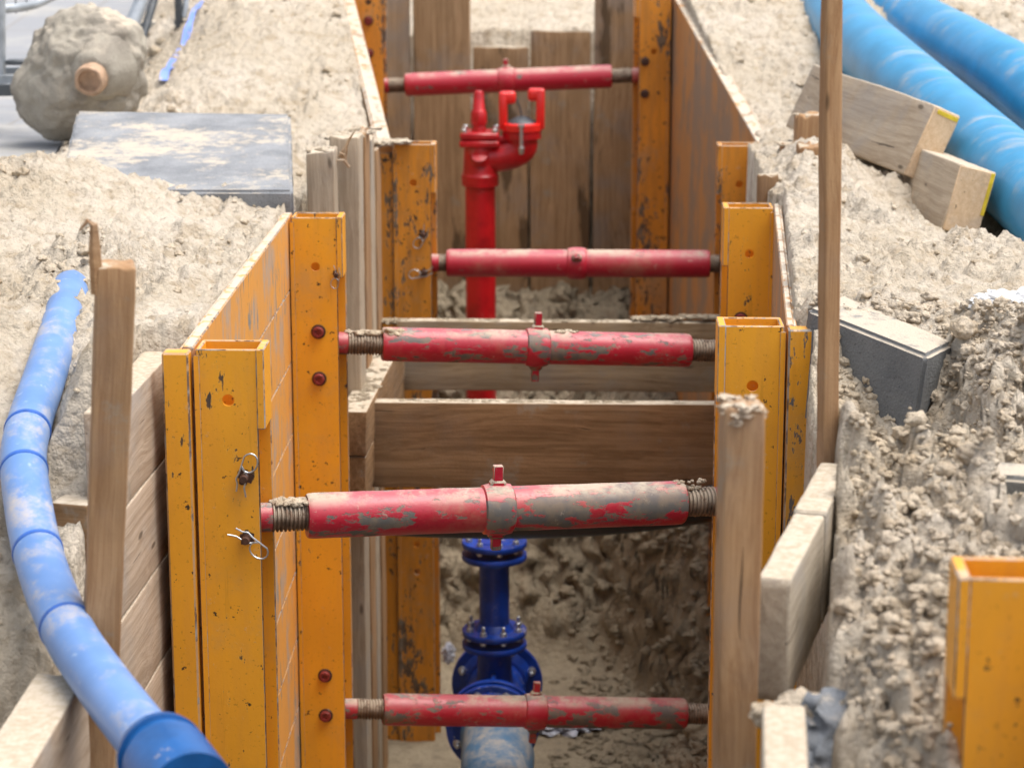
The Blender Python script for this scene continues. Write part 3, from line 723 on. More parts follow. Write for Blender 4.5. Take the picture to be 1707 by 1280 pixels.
# vertical boards left wall between the two left panels
vb = [(553, 600, 232, 6.70, .035, 'pale splintered upright board, widest in the left row of upright boards'),
      (600, 611, 222, 6.98, .03, 'narrow upright board with a pale edge, just right of the widest splintered one'),
      (611, 619, 236, 7.18, .03, 'grey upright board, thin and shadowed in the left row'),
      (618, 629, 252, 7.42, .03, 'rightmost upright board in the left row, against the rusty post')]
for i, (x0, x1, yt, Y, th, lab) in enumerate(vb):
    X0 = XA(x0, Y, -.2); X1 = XA(x1 + 1, Y, -.2); z1 = zY(yt, Y)
    timber((X0 / 2 + X1 / 2, Y + .06, -2.3), (X0 / 2 + X1 / 2, Y + .06, z1), .14, X1 - X0, M['wood_grey'] if i % 2 == 0 else M['wood'], lab, 'board', 'upright boards lining the left wall', 'upright_board', up=(1, 0, 0), rag1=.02)
q = MB()
for k in range(5):
    c = atY(566 + k * 4, 262 + k * 4, 6.66); e = atY(592 - k * 9 + random.random() * 6, 215 + k * 13, 6.60)
    q.tube([c, c.lerp(e, .5) + V((.004, 0, .01)), e], [.005, .004, .0008], 5)
tag(q.build('wood_splinter', M['wood_fresh'], smooth=0), 'pale torn splinters sticking out of the split upright board', 'splinters')
c = atY(533, 255, 6.55)
timber((c.x, 6.6, -.8), (c.x, 6.6, c.z), .09, XA(557, 6.55, 0) - XA(511, 6.55, 0), M['wood_grey'], 'short grey timber stub capped with sand, right of the light grey slab', 'timber', 'timber stubs', 'timber_stub', up=(1, 0, 0), rag1=.02)
# end wall of upright planks
Ye = 10.3
for x0, x1, yt, lab in ((622, 684, -60, 'upright end-wall plank in the left corner behind the far left post'), (690, 784, -60, 'tall upright end-wall plank, second from the left, with a grey stained edge'),
                        (789, 880, 80, 'shortest upright end-wall plank, right behind the hydrant head'), (884, 984, 53, 'upright end-wall plank with mud smears, right of the hydrant'),
                        (990, 1058, -60, 'tall upright end-wall plank left of the far right post'), (1061, 1125, -60, 'upright end-wall plank mostly hidden behind the far right post')):
    z1 = zY(yt, Ye); zm = -.2
    X0 = XA(x0, Ye, zm); X1 = XA(x1, Ye, zm)
    timber(((X0 + X1) / 2, Ye + .03 + .012 * random.random(), -1.5), ((X0 + X1) / 2, Ye + .03, z1), .05, X1 - X0, M['wood_end'], lab, 'plank', 'upright planks of the end wall', 'upright_plank', up=(1, 0, 0), rag1=.01)
# near left board wall
for k, (zt_, y0, y1, xx, h) in enumerate(((-.05, 4.20, 4.74, -.885, .20), (-.253, 4.17, 4.73, -.885, .20), (-.456, 4.12, 4.73, -.885, .20), (-.66, 4.1, 4.72, -.885, .20), (-.863, 4.1, 4.72, -.885, .2))):
    timber((xx - .02, y0, zt_ - h / 2), (xx - .005, y1, zt_ - h / 2), .06, h, M['wood_pink'],
           ['pale board on top of the board wall at the left, sand on its upper edge', 'second pale board from the top of the left board wall', 'third pale board of the left board wall, under the seam', 'fourth pale board of the left board wall, low down', 'lowest pale board of the left board wall'][k], 'board', 'stacked boards of the near left wall', 'wall_board')
A = atY(45, 1215, 3.40); B = atY(103, 1122, 3.66); A = A + (A - B) * 1.6
timber(A - V((0, 0, .09)), B - V((0, 0, .09)), .085, .18, M['wood_pink'], 'pale sandy timber at the bottom left corner beside the blue pipe', 'timber', rag1=.01)
c = atY(118, 845, 4.15)
timber((XA(92, 4.16, c.z), 4.24, c.z - .10), (XA(158, 4.16, c.z), 4.22, c.z - .10), .12, .20, M['wood_brown'], 'short cross timber with a pale top behind the left stake', 'timber')
# stakes
A = atY(158, 1330, 3.75); B = atY(193, 440, 3.75)
st = timber(A, B, .072, .062, M['wood'], 'thick brown wooden stake with a split top at the left, beside the blue pipe', 'stake', 'wooden stakes', 'wooden_stake', up=(1, .25, 0), rag1=.006)
tx_ = st
q = MB(); c0 = atY(163, 470, 3.72)
prof = [c0 + V((0, 0, -.02)), c0 + V((-.002, 0, .05)), c0 + V((-.002, 0, .095)), c0 + V((-.012, -.004, .102)), c0 + V((-.026, -.008, .085))]
q.tube(prof, [.012, .011, .007, .0045, .0008], 5)
s_ = q.build('splinter', M['wood'], st, Matrix.Identity(4), smooth=0)
A = atY(1222, 1340, 3.35); B = atY(1236, 672, 3.35)
st = timber(A, B, .062, .06, M['wood'], 'brown wooden stake with a frayed sandy top in front of the right post', 'stake', 'wooden stakes', 'wooden_stake', up=(1, .1, 0), rag1=.01)
q = MB()
for k in range(42):
    a = random.random() * 6.28; rr = .034
    blob(q, B + V((math.cos(a) * rr * random.uniform(.4, .95), math.sin(a) * rr * .95, -.006 - random.random() * .026 + .010)), random.uniform(.003, .009), (1.3, 1, .6), .8, 2, 1.8, seed=k)
q.build('frayed_top', M['wood_pink'], st, Matrix.Identity(4))
A = atY(1379, 850, 4.08); B = atY(1387, -60, 4.08)
timber(A, B, .03, .032, M['wood'], 'tall thin wooden stake rising out of the top of the picture on the right', 'stake', 'wooden stakes', 'wooden_stake', up=(1, .35, 0))
# right near edge boards
ztb = zY(961, 3.40)
A = V((XA(1290, 3.40, ztb), 3.40, ztb)); B = atY(1394, 772, 4.02)
dr_ = (B - A); dr_.z = 0; dr_.normalize(); LB = (B - A).length; mid = A + dr_ * .34; mid.z = A.z + (B.z - A.z) * .34 / LB
timber(A + V((0, 0, -.10)), mid + V((0, 0, -.10)), .052, .20, M['wood_edge'], 'sand-caked board on edge beside the frayed stake, nearer of two in line', 'board', 'edge boards on the near right', 'edge_board', rad=.006)
timber(mid + dr_ * .006 + V((0, 0, -.098)), B + V((0, 0, -.098)), .056, .20, M['wood_edge'], 'sandy board on edge reaching back to the tall thin stake', 'board', 'edge boards on the near right', 'edge_board', rad=.006)
c = atY(1282, 1225, 3.0)
timber((c.x - .005, 2.6, c.z - .1), (c.x + .03, 3.12, c.z - .1), .062, .2, M['wood_edge'], 'low sandy board end below the clods at the bottom, right of the frayed stake', 'board', 'edge boards on the near right', 'edge_board', rad=.006)
# clods by the board
for (px, py, r_, lab) in ((1283, 1190, .026, 'pale rounded clod leaning on the stake under the board end'), (1338, 1184, .036, 'larger rounded sand clod under the board end beside the dark gap')):
    q = MB(); c = atY(px, py, 3.22); blob(q, (0, 0, 0), r_, (1.15, .9, .75), .3, 4, seed=px); tag(q.build('sand_clod', M['clod'], None, Matrix.Translation(c)), lab, 'clod', 'clods by the board end')
# grey cloth in the gap
def cloth():
    mb = MB(); n = 26; vs = []; fs = []
    for i in range(n):
        for j in range(12):
            u = i / (n - 1); v = j / 11
            p = atY(1385 - 25 * u + (v - .5) * 75, 1120 + 240 * u, 3.20 - .15 * u)
            p += V((.02 * mnoise.noise(V((u * 5, v * 3, 7))), .03 * mnoise.noise(V((u * 5, v * 2.5, 2))) + .014 * mnoise.noise(V((u * 15, v * 6, 2))), -.03)) ; vs.append(p)
    for i in range(n - 1):
        for j in range(11): a = i * 12 + j; fs.append((a, a + 1, a + 13, a + 12))
    vs2 = [v + V((0, .004, 0)) for v in vs]; o = len(vs); fs += [tuple(x + o for x in f[::-1]) for f in fs]
    mb.add(vs + vs2, fs); tag(mb.build('ground_cloth', M['geo'], smooth=70), 'crumpled grey cloth showing between the sand and the near right boards', 'cloth')
cloth()
# stubs right
for (px0, px1, py, Y, lab, w) in ((1326, 1376, 190, 7.35, 'tallest sandy timber stub of the three behind the tall thin stake', .09), (1300, 1326, 238, 7.2, 'leftmost small sandy timber stub behind the tall thin stake', .06), (1330, 1372, 240, 6.95, 'front timber stub of the three behind the tall thin stake', .09)):
    z1 = zY(py, Y); X0 = XA(px0, Y, z1); X1 = XA(px1, Y, z1)
    timber(((X0 + X1) / 2, Y, -.35), ((X0 + X1) / 2, Y, z1), w, X1 - X0, M['wood'], lab, 'timber', 'timber stubs', 'timber_stub', up=(1, 0, 0), rag1=.015, rad=.006)
z_ = zY(292, 6.62); timber((XA(1281, 6.62, z_), 6.64, -1.2), (XA(1281, 6.62, z_), 6.64, z_), .03, XA(1298, 6.62, z_) - XA(1264, 6.62, z_), M['wood_brown'], 'brown upright board filling the gap behind the right middle post', 'board', None, 'upright_board', up=(1, 0, 0), rag1=.01)
c = atY(1291, 252, 7.5); timber((c.x, 7.5, -.3), (c.x, 7.5, c.z), .08, .045, M['wood_brown'], 'dark stained timber stub against the far right panel, half buried in sand', 'timber', 'timber stubs', 'timber_stub', up=(1, 0, 0), rag1=.01)
# big sawn beams on the right
def beam(pn, pf, W, T, roll, label, paint):
    o = plank('sawn_beam', pf, pn, W, T, M['wood_grey'], roll=roll, rad=.006, rings=14, wob=.003)
    tag(o, label, 'beam', 'sawn beams lying against the blue main')
    L = (V(pn) - V(pf)).length; m = frame(pf, pn, (0, 0, 1), roll)
    q = MB(); q.box((L / 2 - .004, -W / 2 + .004, -T / 2 + .004), (L / 2 + .0025, W / 2 - .004, T / 2 - .004), .002, emi=0)
    q.build('sawn_end', M['wood_fresh'], o, m)
    q = MB()
    for (y0, y1, z0, z1) in paint: q.box((L / 2 - .03, y0, z0), (L / 2 + .0042, y1, z1), .001, emi=0)
    q.build('paint_mark', M['yellow'], o, m)
    return o
n1 = atY(1553, 243, 6.85); f1 = atY(1352, 168, 7.75)
beam(n1, f1, .095, .225, R(-24), 'larger sawn beam with a pale end grain, lying on top against the thick blue pipe', [(-.03, .042, .0905, .1035)])
n2 = atY(1615, 336, 6.42); f2 = atY(1535, 300, 6.95)
beam(n2, f2, .11, .19, R(-14), 'smaller sawn beam with yellow spray along its end, tucked under the larger beam', [(.0405, .0515, -.03, .09)])
# concrete pieces
def slabmesh(name, corners_top, thick, mat, label, cat, group=None, off=None, sub=26, rough=.003):
    """corners_top: four world points, order round; thickness downwards along normal"""
    a, b, c, d = [V(p) for p in corners_top]; nrm = (b - a).cross(d - a).normalized()
    if nrm.z < 0: nrm = -nrm
    cen = (a + b + c + d) / 4; x = (b - a).normalized(); y = nrm.cross(x)
    m = Matrix((x, y, nrm)).transposed().to_4x4(); m = Matrix.Translation(cen) @ m; mi = m.inverted()
    bm = bmesh.new()
    top = [bm.verts.new(mi @ p) for p in (a, b, c, d)]; bot = [bm.verts.new((mi @ p) - V((0, 0, thick))) for p in (a, b, c, d)]
    bm.faces.new(top); bm.faces.new(bot[::-1])
    for i in range(4): j = (i + 1) % 4; bm.faces.new((top[i], bot[i], bot[j], top[j]))
    bmesh.ops.recalc_face_normals(bm, faces=bm.faces[:])
    bmesh.ops.bevel(bm, geom=bm.edges[:], offset=.009, segments=3, affect='EDGES')
    bmesh.ops.subdivide_edges(bm, edges=[e for e in bm.edges if e.calc_length() > .05], cuts=sub, use_grid_fill=True)
    for v in bm.verts:
        nn = mnoise.noise(v.co * 14) * rough + mnoise.noise(v.co * 60) * rough * .6; v.co += v.co.normalized() * nn
    me = bpy.data.meshes.new(name); bm.to_mesh(me); bm.free()
    me.polygons.foreach_set('use_smooth', [True] * len(me.polygons)); me.set_sharp_from_angle(angle=R(85)); me.materials.append(mat)
    return tag(link(name, me, None, m), label, cat, group)
slabmesh('concrete_slab', [atY(95, 318, 6.38), atY(488, 318, 6.38), atY(484, 190, 7.35), atY(128, 185, 7.35)], .13, M['concrete'], 'light grey concrete slab half covered in sand in front of the concrete lump', 'slab')
a = atY(1346, 513, 4.80); b = atY(1545, 592, 4.52)
bk = V((.035, .16, .0))
slabmesh('concrete_block', [a, b, b + V((.075, .13, .0)), a + V((.09, .15, .0))], .24, M['concrete_block'], 'dark grey concrete block standing on edge in the sand right of the near right panel', 'block', sub=18, rough=.002)
a = atY(1652, 792, 3.75); b = atY(1760, 800, 3.7)
slabmesh('concrete_block', [a, b, b + V((.0, .10, .0)), a + V((.01, .10, .0))], .16, M['concrete_dark'], 'grey concrete block cut by the right edge of the picture, above the foreground post', 'block', sub=12, rough=.002)
# lump with clay pipe
lc = atY(140, 118, 7.85)
t = thing('concrete_lump', (lc.x, 7.9, 0), 'big rough lump of old concrete with a broken clay pipe stuck in it, top left', 'concrete lump')
q = MB()
bm = bmesh.new(); bmesh.ops.create_icosphere(bm, subdivisions=6, radius=1)
OUT = [(0, 225), (20, 232), (45, 205), (90, 190), (135, 175), (160, 215), (180, 255), (205, 300), (225, 260), (245, 225), (270, 225), (300, 215), (330, 235), (360, 225)]
vs = []
for v in bm.verts:
    n = v.co.normalized(); ang = (math.degrees(math.atan2(n.z, n.x)) + 360) % 360
    # outline in the XZ plane from the photo's silhouette (half sizes in metres)
    O2 = [(0, .20), (25, .225), (55, .225), (90, .215), (125, .20), (150, .19), (172, .20), (198, .245), (215, .265), (235, .25), (262, .23), (300, .215), (335, .21), (360, .20)]
    r = float(np.interp(ang, [o[0] for o in O2], [o[1] for o in O2]))
    e = math.hypot(n.x, n.z); rr = r * e + .15 * (1 - e)
    p = V((n.x * r, n.y * .17, n.z * r))
    dd = .022 * mnoise.noise(n * 2.0 + V((3, 1, 2))) + .014 * mnoise.noise(n * 4.3) + .006 * mnoise.noise(n * 10) + .004 * mnoise.noise(n * 26)
    rid = .007 * (1 - abs(mnoise.noise(n * 3.2 + V((9, 2, 4)))) * 3)
    vs.append(p + n * (dd + max(rid, -.008)))
bm.verts.index_update(); q.add(vs, [[v.index for v in f.verts] for f in bm.faces]); bm.free()
q.build('concrete_body', M['lump'], t, Matrix.Translation(lc), smooth=80)
pc = atY(147, 137, 7.6)
q = MB(); mp = frame(pc + V((.022, .16, .035)), pc, (0, 0, 1))
L = .07
q.lathe([(-L, .12), (-L * .2, .09), (L * .2, .075), (L * .38, .068), (L * .44, .055)], mp, 30, 0, bumpy=.014); q.build('pipe_collar', M['lump'], t, Matrix.Identity(4))
q = MB(); q.lathe([(-L * .5, .05), (L * .25, .052), (L, .051), (L + .012, .047), (L + .012, .038), (L - .004, .034), (L - .012, .0)], mp, 30, 0, bumpy=.005)
q.build('clay_pipe', M['clayp'], t, Matrix.Identity(4))
# ------------------------------------------------------------------ blue pipes
def smooth_path(pts, n=8):
    out = []; P = [V(p) for p in pts]
    for i in range(len(P) - 1):
        p0 = P[max(i - 1, 0)]; p1 = P[i]; p2 = P[i + 1]; p3 = P[min(i + 2, len(P) - 1)]
        for k in range(n):
            t = k / n
            out.append(.5 * ((2 * p1) + (p2 - p0) * t + (2 * p0 - 5 * p1 + 4 * p2 - p3) * t * t + (3 * p1 - p0 - 3 * p2 + p3) * t ** 3))
    out.append(P[-1]); return out
pts = [atY(1358, -90, 10.4), atY(1368, -25, 9.7), atY(1402, 38, 9.0), atY(1474, 108, 8.2), atY(1600, 218, 7.3), atY(1707, 312, 6.62), atY(1830, 425, 6.0), atY(2000, 600, 5.3)]
q = MB(); q.tube(smooth_path(pts, 14), .122, 48); o = q.build('water_main', M['bigpipe']); tag(o, 'thick bright blue pipe, the nearer of two, with the sawn beams against it', 'pipe', 'thick blue mains on the right')
pts = [atY(1385, -70, 10.9), atY(1447, -12, 10.0), atY(1530, 43, 9.1), atY(1625, 95, 8.4), atY(1707, 146, 7.9), atY(1850, 280, 7.2), atY(2050, 440, 6.4)]
q = MB(); q.tube(smooth_path(pts, 14), .120, 48); o = q.build('water_main', M['bigpipe']); tag(o, 'thick bright blue pipe running behind the other one in the top right corner', 'pipe', 'thick blue mains on the right')
# thin blue pipe on the left
t = thing('water_pipe', atY(60, 800, 4.6), 'narrow blue plastic pipe with three push-fit bends curving from the sand to the bottom left', 'pipe')
cen = [(126, 448, 5.40), (106, 530, 4.98), (74, 630, 4.62), (46, 718, 4.36), (40, 785, 4.22), (63, 920, 3.96), (110, 1045, 3.72), (172, 1140, 3.5), (245, 1235, 3.28), (300, 1310, 3.12)]
P = smooth_path([atY(*c) for c in cen], 8)
rr = [.0435 + .002 * i / len(P) for i in range(len(P))]; rr[0] = .03; rr[1] = .04
P_TIP = (P[0].copy(), P[7].copy())
P[0].z -= .11; P[1].z -= .07; P[2].z -= .035; P[3].z -= .012
q = MB(); q.tube(P, rr, 36); q.build('pipe_run', M['bpipe'], t, Matrix.Identity(4))
for i, (px, py, Y) in enumerate(((46, 718, 4.36), (40, 785, 4.22), (63, 920, 3.96), (110, 1045, 3.72))):
    c = atY(px, py, Y); k = min(range(len(P)), key=lambda j: (P[j] - c).length); k = max(1, min(len(P) - 2, k))
    d = (P[k + 1] - P[k - 1]).normalized(); q = MB()
    q.tube([P[k] - d * .006, P[k] - d * .004, P[k] + d * .004, P[k] + d * .006], [.0440, .0462, .0462, .0440], 36); q.build('joint_ring', M['bluering'], t, Matrix.Identity(4))
d = (P[-1] - P[-8]).normalized(); c = atY(268, 1258, 3.22)
q = MB(); q.tube([c - d * .016, c - d * .012, c + d * .004, c + d * .006, c + d * .025, c + d * .03, c + d * .16], [.052, .064, .067, .060, .060, .067, .067], 40)
q.build('coupling', M['coupler'], t, Matrix.Identity(4))
# black pipe
pts = [atY(575, 856, 6.48), atY(700, 865, 6.46), atY(860, 868, 6.44), atY(1030, 860, 6.42), atY(1200, 836, 6.40), atY(1300, 800, 6.38)]
q = MB(); q.tube(smooth_path(pts, 8), .052, 28); tag(q.build('black_pipe', M['black']), 'black plastic pipe crossing just under the brown cross board', 'pipe')
# ------------------------------------------------------------------ blue fitting
t = thing('pipe_fitting', (XA(826, 7.15, -1.7), 7.15, -2.0), 'royal blue flanged tee fitting with an upright spool at the bottom of the trench', 'pipe fitting')
def flange(cen, axis, r, th, nb, rh, name='flange', up=(0, 0, 1), ph=0, both=True, hub=None):
    cen = V(cen); axis = V(axis).normalized(); m = frame(cen - axis * th / 2, cen + axis * th / 2, up if abs(axis.z) < .9 else (0, 1, 0))
    q = MB(); q.lathe([(-th / 2, 0.02), (-th / 2, r * .985), (-th / 2 + .002, r), (th / 2 - .002, r), (th / 2, r * .985), (th / 2, r * .55), (th / 2 + .002, r * .54), (th / 2 + .002, .02)], m, 48)
    if hub: q.lathe([(th / 2, hub * 1.25), (th / 2 + .02, hub * 1.02), (th / 2 + .021, hub)], m, 40)
    o = q.build(name, M['epoxy'], t, Matrix.Identity(4))
    return o, m
def fbolts(fo, m, rb, n, s, th, ph=0, k=1.0):
    for i in range(n):
        a = 2 * math.pi * (i + ph) / n; mm = m @ Matrix.Translation((0, rb * math.cos(a), rb * math.sin(a)))
        q = MB(); x = th / 2
        q.lathe([(x + .0006, .0125 * k), (x + .003, .0125 * k), (x + .003, .011 * k), (x + .012 * k, .011 * k), (x + .013 * k, .009 * k)], mm, 6 if False else 16)
        q.lathe([(-x - .012, .006 * k), (x + .030 * k, .006 * k), (x + .032 * k, .004 * k)], mm, 12)
        q.lathe([(-x - .012, .011 * k), (-x - .0006, .011 * k)], mm, 6)
        q.build('bolt', M['zinc'], fo, Matrix.Identity(4))
Zf = lambda py, Y: zY(py, Y)
ct = V((XA(822, 7.15, -1.22), 7.15, Zf(905, 7.15)))
z_top = ct.z; z_t2 = Zf(926, 7.15); z_b1 = Zf(1052, 7.15); z_b2 = Zf(1073, 7.15); zax = -1.76
xs_ = XA(824, 7.15, -1.3)
fo, m = flange((xs_, 7.15, z_top), (0, 0, 1), .105, .018, 8, .08); fbolts(fo, m, .083, 8, .01, .018, .3, .9)
fo, m = flange((xs_, 7.15, z_t2 - .0), (0, 0, -1), .105, .018, 8, .08, hub=.05)
q = MB(); q.tube([(xs_, 7.15, z_t2), (xs_, 7.15, z_b1)], .0485, 36); q.build('spool_pipe', M['epoxy'], t, Matrix.Identity(4))
fo, m = flange((xs_, 7.15, z_b1), (0, 0, 1), .105, .018, 8, .08, hub=.05); fbolts(fo, m, .084, 8, .01, .018, .5)
fo, m = flange((xs_, 7.15, z_b2), (0, 0, -1), .105, .018, 8, .08)
q = MB(); q.tube([(xs_, 7.15, z_b2), (xs_, 7.15, zax)], [.052, .062], 32)
q.tube([(xs_, 6.98, zax), (xs_, 7.42, zax)], .098, 40); q.box((xs_ - .008, 6.99, zax + .05), (xs_ + .008, 7.3, zax + .135), .004, emi=0)
q.build('tee_body', M['epoxy'], t, Matrix.Identity(4))
fo, m = flange((xs_ + .002, 7.33, zax + .01), (0, -1, 0), .152, .024, 8, .08, hub=.10); fbolts(fo, m, .125, 8, .01, .024, .5, 1.15)
fo, m = flange((xs_ + .0, 6.98, zax - .0), (0, -1, 0), .150, .022, 8, .08, hub=.10); fbolts(fo, m, .118, 8, .01, .022, .28, 1.15)
fo, m = flange((xs_ + .0, 6.945, zax - .0), (0, -1, 0), .146, .020, 8, .08, hub=.10); fbolts(fo, m, .118, 8, .01, .020, .5, 1.25)
q = MB(); q.lathe([(-.03, .05), (.0, .048), (.018, .03), (.02, 0)], frame((xs_ - .01, 6.93, zax + .075), (xs_ - .01, 6.88, zax + .078)), 24); q.build('cap', M['epoxy'], t, Matrix.Identity(4))
pa = V((xs_ + .01, 6.93, zax)); pb = V((XA(838, 6.2, zax - .03), 6.2, zax - .04))
q = MB(); q.tube([pa.lerp(pb, i / 16) for i in range(17)], .112, 40, jitter=.012); tag(q.build('buried_pipe', M['sandpipe']), 'sand-caked blue pipe leading towards the viewer from the flanged fitting', 'pipe')
# ------------------------------------------------------------------ hydrant
hx = XA(800, 9.15, -.0); HY = 9.15
t = thing('hydrant', (hx, HY, -1.3), 'bright red hydrant standpipe with a claw coupling in front of the end wall', 'hydrant')
zz = lambda py: zY(py, HY)
ppm = lambda px: px / FPX * (HY * math.cos(PITCH) + 1.0 * math.sin(PITCH))
q = MB(); q.tube([(hx + .003, HY, -1.5), (hx, HY, zz(300))], ppm(25.5), 36); q.build('standpipe', M['hyd'], t, Matrix.Identity(4))
q = MB(); mz = Matrix.Translation((hx, HY, 0)) @ Matrix.Rotation(R(-90), 4, 'Y')
q.lathe([(zz(311), ppm(26)), (zz(309), ppm(31)), (zz(292), ppm(32)), (zz(290), ppm(30)), (zz(286), ppm(29)), (zz(245), ppm(27)), (zz(238), ppm(26))], mz, 40)
q.lathe([(-.02, ppm(17)), (.01, ppm(13)), (.012, 0)], frame((hx, HY - ppm(22), zz(262)), (hx, HY - ppm(29), zz(255))), 20)
q.build('body', M['hyd'], t, Matrix.Identity(4))
q = MB(); w = ppm(33)
q.box((hx - w, HY - w, zz(243)), (hx + w, HY + w, zz(232)), .006, emi=0); q.box((hx - w * .97, HY - w * .97, zz(230.5)), (hx + w * .97, HY + w * .97, zz(219)), .006, emi=0)
q.build('bonnet', M['hyd'], t, Matrix.Identity(4))
for sx in (-1, 1):
    for sy in (-1, 1):
        q = MB(); q.lathe([(zz(220), .012), (zz(213), .012), (zz(212), .009)], Matrix.Translation((hx + sx * w * .78, HY + sy * w * .75, 0)) @ Matrix.Rotation(R(-90), 4, 'Y'), 6); q.build('bolt', M['zinc'], t, Matrix.Identity(4))
q = MB(); mz2 = Matrix.Translation((hx - ppm(2), HY, 0)) @ Matrix.Rotation(R(-90), 4, 'Y')
q.lathe([(zz(222), ppm(13)), (zz(209), ppm(11)), (zz(208), ppm(13)), (zz(205), ppm(14)), (zz(188), ppm(13)), (zz(184), ppm(11)), (zz(183), ppm(10)), (zz(156), ppm(8.5)), (zz(152), ppm(6))], mz2, 4 if False else 8)
q.build('spindle', M['hyd'], t, Matrix.Identity(4))
q = MB(); P = []; rad_ = []
for i in range(13):
    a = i / 12 * math.pi / 2; P.append(V((hx + ppm(10) + ppm(60) * math.sin(a), HY, zz(262) + .0 + ppm(24) * (1 - math.cos(a)) - ppm(2)))); rad_.append(ppm(24 + 2 * a))
P.append(P[-1] + V((0, 0, ppm(9)))); rad_.append(ppm(27)); P.append(P[-1] + V((0, 0, ppm(1)))); rad_.append(ppm(33)); P.append(P[-1] + V((0, 0, ppm(11)))); rad_.append(ppm(33))
q.tube(P, rad_, 32); q.box((hx + w * .8, HY - .03, zz(236)), (hx + w * 1.6, HY + .03, zz(227)), .004, emi=0); q.build('elbow', M['hyd'], t, Matrix.Identity(4))
cx_ = P[-1].x; cz_ = P[-1].z
q = MB(); q.lathe([(cz_ + .001, ppm(30)), (cz_ + ppm(2), ppm(34)), (cz_ + ppm(13), ppm(34)), (cz_ + ppm(15), ppm(31)), (cz_ + ppm(15), ppm(25))], Matrix.Translation((cx_, HY, 0)) @ Matrix.Rotation(R(-90), 4, 'Y'), 36)
for s in (-1, 1):      # two hooked claws
    x0 = cx_ + s * ppm(31)
    q.box((x0 - ppm(7), HY - .03, cz_ + ppm(4)), (x0 + ppm(7), HY + .03, cz_ + ppm(66) + (ppm(5) if s > 0 else 0)), .008, emi=0, seg=2)
    a0, a1 = sorted((x0 + s * ppm(6.5), x0 - s * ppm(21))); zt2 = cz_ + ppm(67) + (ppm(5) if s > 0 else 0)
    q.box((a0, HY - .028, zt2 - ppm(21)), (a1, HY + .028, zt2), .014, emi=0, seg=3)
q.build('claw_coupling', M['hyd2'], t, Matrix.Identity(4), smooth=50)
q = MB(); q.lathe([(cz_ + ppm(14), ppm(26)), (cz_ + ppm(17), ppm(24)), (cz_ + ppm(25), ppm(7)), (cz_ + ppm(26), 0)], Matrix.Translation((cx_, HY, 0)) @ Matrix.Rotation(R(-90), 4, 'Y'), 32)
q.tube([(cx_, HY, cz_ + ppm(24)), (cx_ - ppm(3), HY, cz_ + ppm(40)), (cx_ - ppm(10), HY, cz_ + ppm(56))], .0035, 8)
q.build('outlet_cap', M['darksteel'], t, Matrix.Identity(4))
q = MB(); q.lathe([(cz_ - ppm(34), ppm(3)), (cz_ - ppm(31), ppm(5)), (cz_ - ppm(22), ppm(5)), (cz_ - ppm(21), ppm(3)), (cz_ + ppm(12), ppm(3)), (cz_ + ppm(12), ppm(6)), (cz_ + ppm(15), ppm(6))], Matrix.Translation((cx_, HY - ppm(35), 0)) @ Matrix.Rotation(R(-90), 4, 'Y'), 14)
q.build('clamp_bolt', M['zinc'], t, Matrix.Identity(4))
# ------------------------------------------------------------------ small stuff
def crumple(name, c, r, sq, mat, label, cat, seed, sub=5):
    q = MB(); bm = bmesh.new(); bmesh.ops.create_icosphere(bm, subdivisions=sub, radius=1); vs = []
    for v in bm.verts:
        n = v.co.normalized(); d = 1 + .8 * abs(mnoise.noise(n * 2.3 + V((seed, 0, 0)))) + .35 * abs(mnoise.noise(n * 6 + V((seed, 3, 0)))) - .3
        vs.append(V((n.x * sq[0], n.y * sq[1], n.z * sq[2])) * r * d)
    bm.verts.index_update(); q.add(vs, [[v.index for v in f.verts] for f in bm.faces]); bm.free()
    return tag(q.build(name, mat, None, Matrix.Translation(c), smooth=12), label, cat)
sc_ = atZ(1690, 552, .0); sc_.z = float(ground_h(np.array([sc_.x]), np.array([sc_.y]))[0]) + .02
crumple('plastic_scrap', sc_, .075, (1.15, .8, .35), M['white'], 'crumpled white plastic scrap on the sand at the right edge', 'plastic scrap', 3)
c = atY(938, 1088, 7.9); c.z = float(soil_h(np.array([c.x]), np.array([7.9]))[0]) + .02
crumple('plastic_film', c, .10, (1.4, 1.0, .3), M['film'], 'shiny crumpled clear plastic film on the soil behind the blue fitting', 'plastic film', 8)
c = atY(748, 1088, 7.9); crumple('plastic_film', c, .035, (.6, .8, 1.1), M['film'], 'bit of pale plastic film between the rusty post and the blue fitting', 'plastic film', 18)
# blue tape
def gz(x, y): return float(ground_h(np.array([x]), np.array([y]))[0])
def tape():
    mb = MB(); pts = [(455, 42, .2), (420, 62, .16), (385, 82, .12), (350, 105, .09), (322, 135, .07), (300, 155, .05), (272, 180, .03)]
    W = [atZ(x, y, z) for x, y, z in pts]; W = smooth_path(W, 8); vs = []; fs = []
    for i, p in enumerate(W):
        z = gz(p.x, p.y) + .008 + .016 * math.sin(i * .42 + 1) + .004 * math.sin(i * 1.7); tw = .028 * (1 if i < 34 else 1.5)
        a = V((.7, .7, 0)) * tw * .5
        for s in (-1, 1):
            for k in (0, .0012): vs.append(V((p.x, p.y, z + .012 * s * mnoise.noise(V((i * .4, s, 0))) + k)) + a * s)
    for i in range(len(W) - 1):
        b = i * 4; n = b + 4; fs += [(b, b + 2, n + 2, n), (b + 1, n + 1, n + 3, b + 3), (b, n, n + 1, b + 1), (b + 2, b + 3, n + 3, n + 2)]
    mb.add(vs, fs); tag(mb.build('marking_tape', M['tape'], smooth=60), 'torn strip of light blue marking tape lying on the sand, top left', 'tape')
tape()
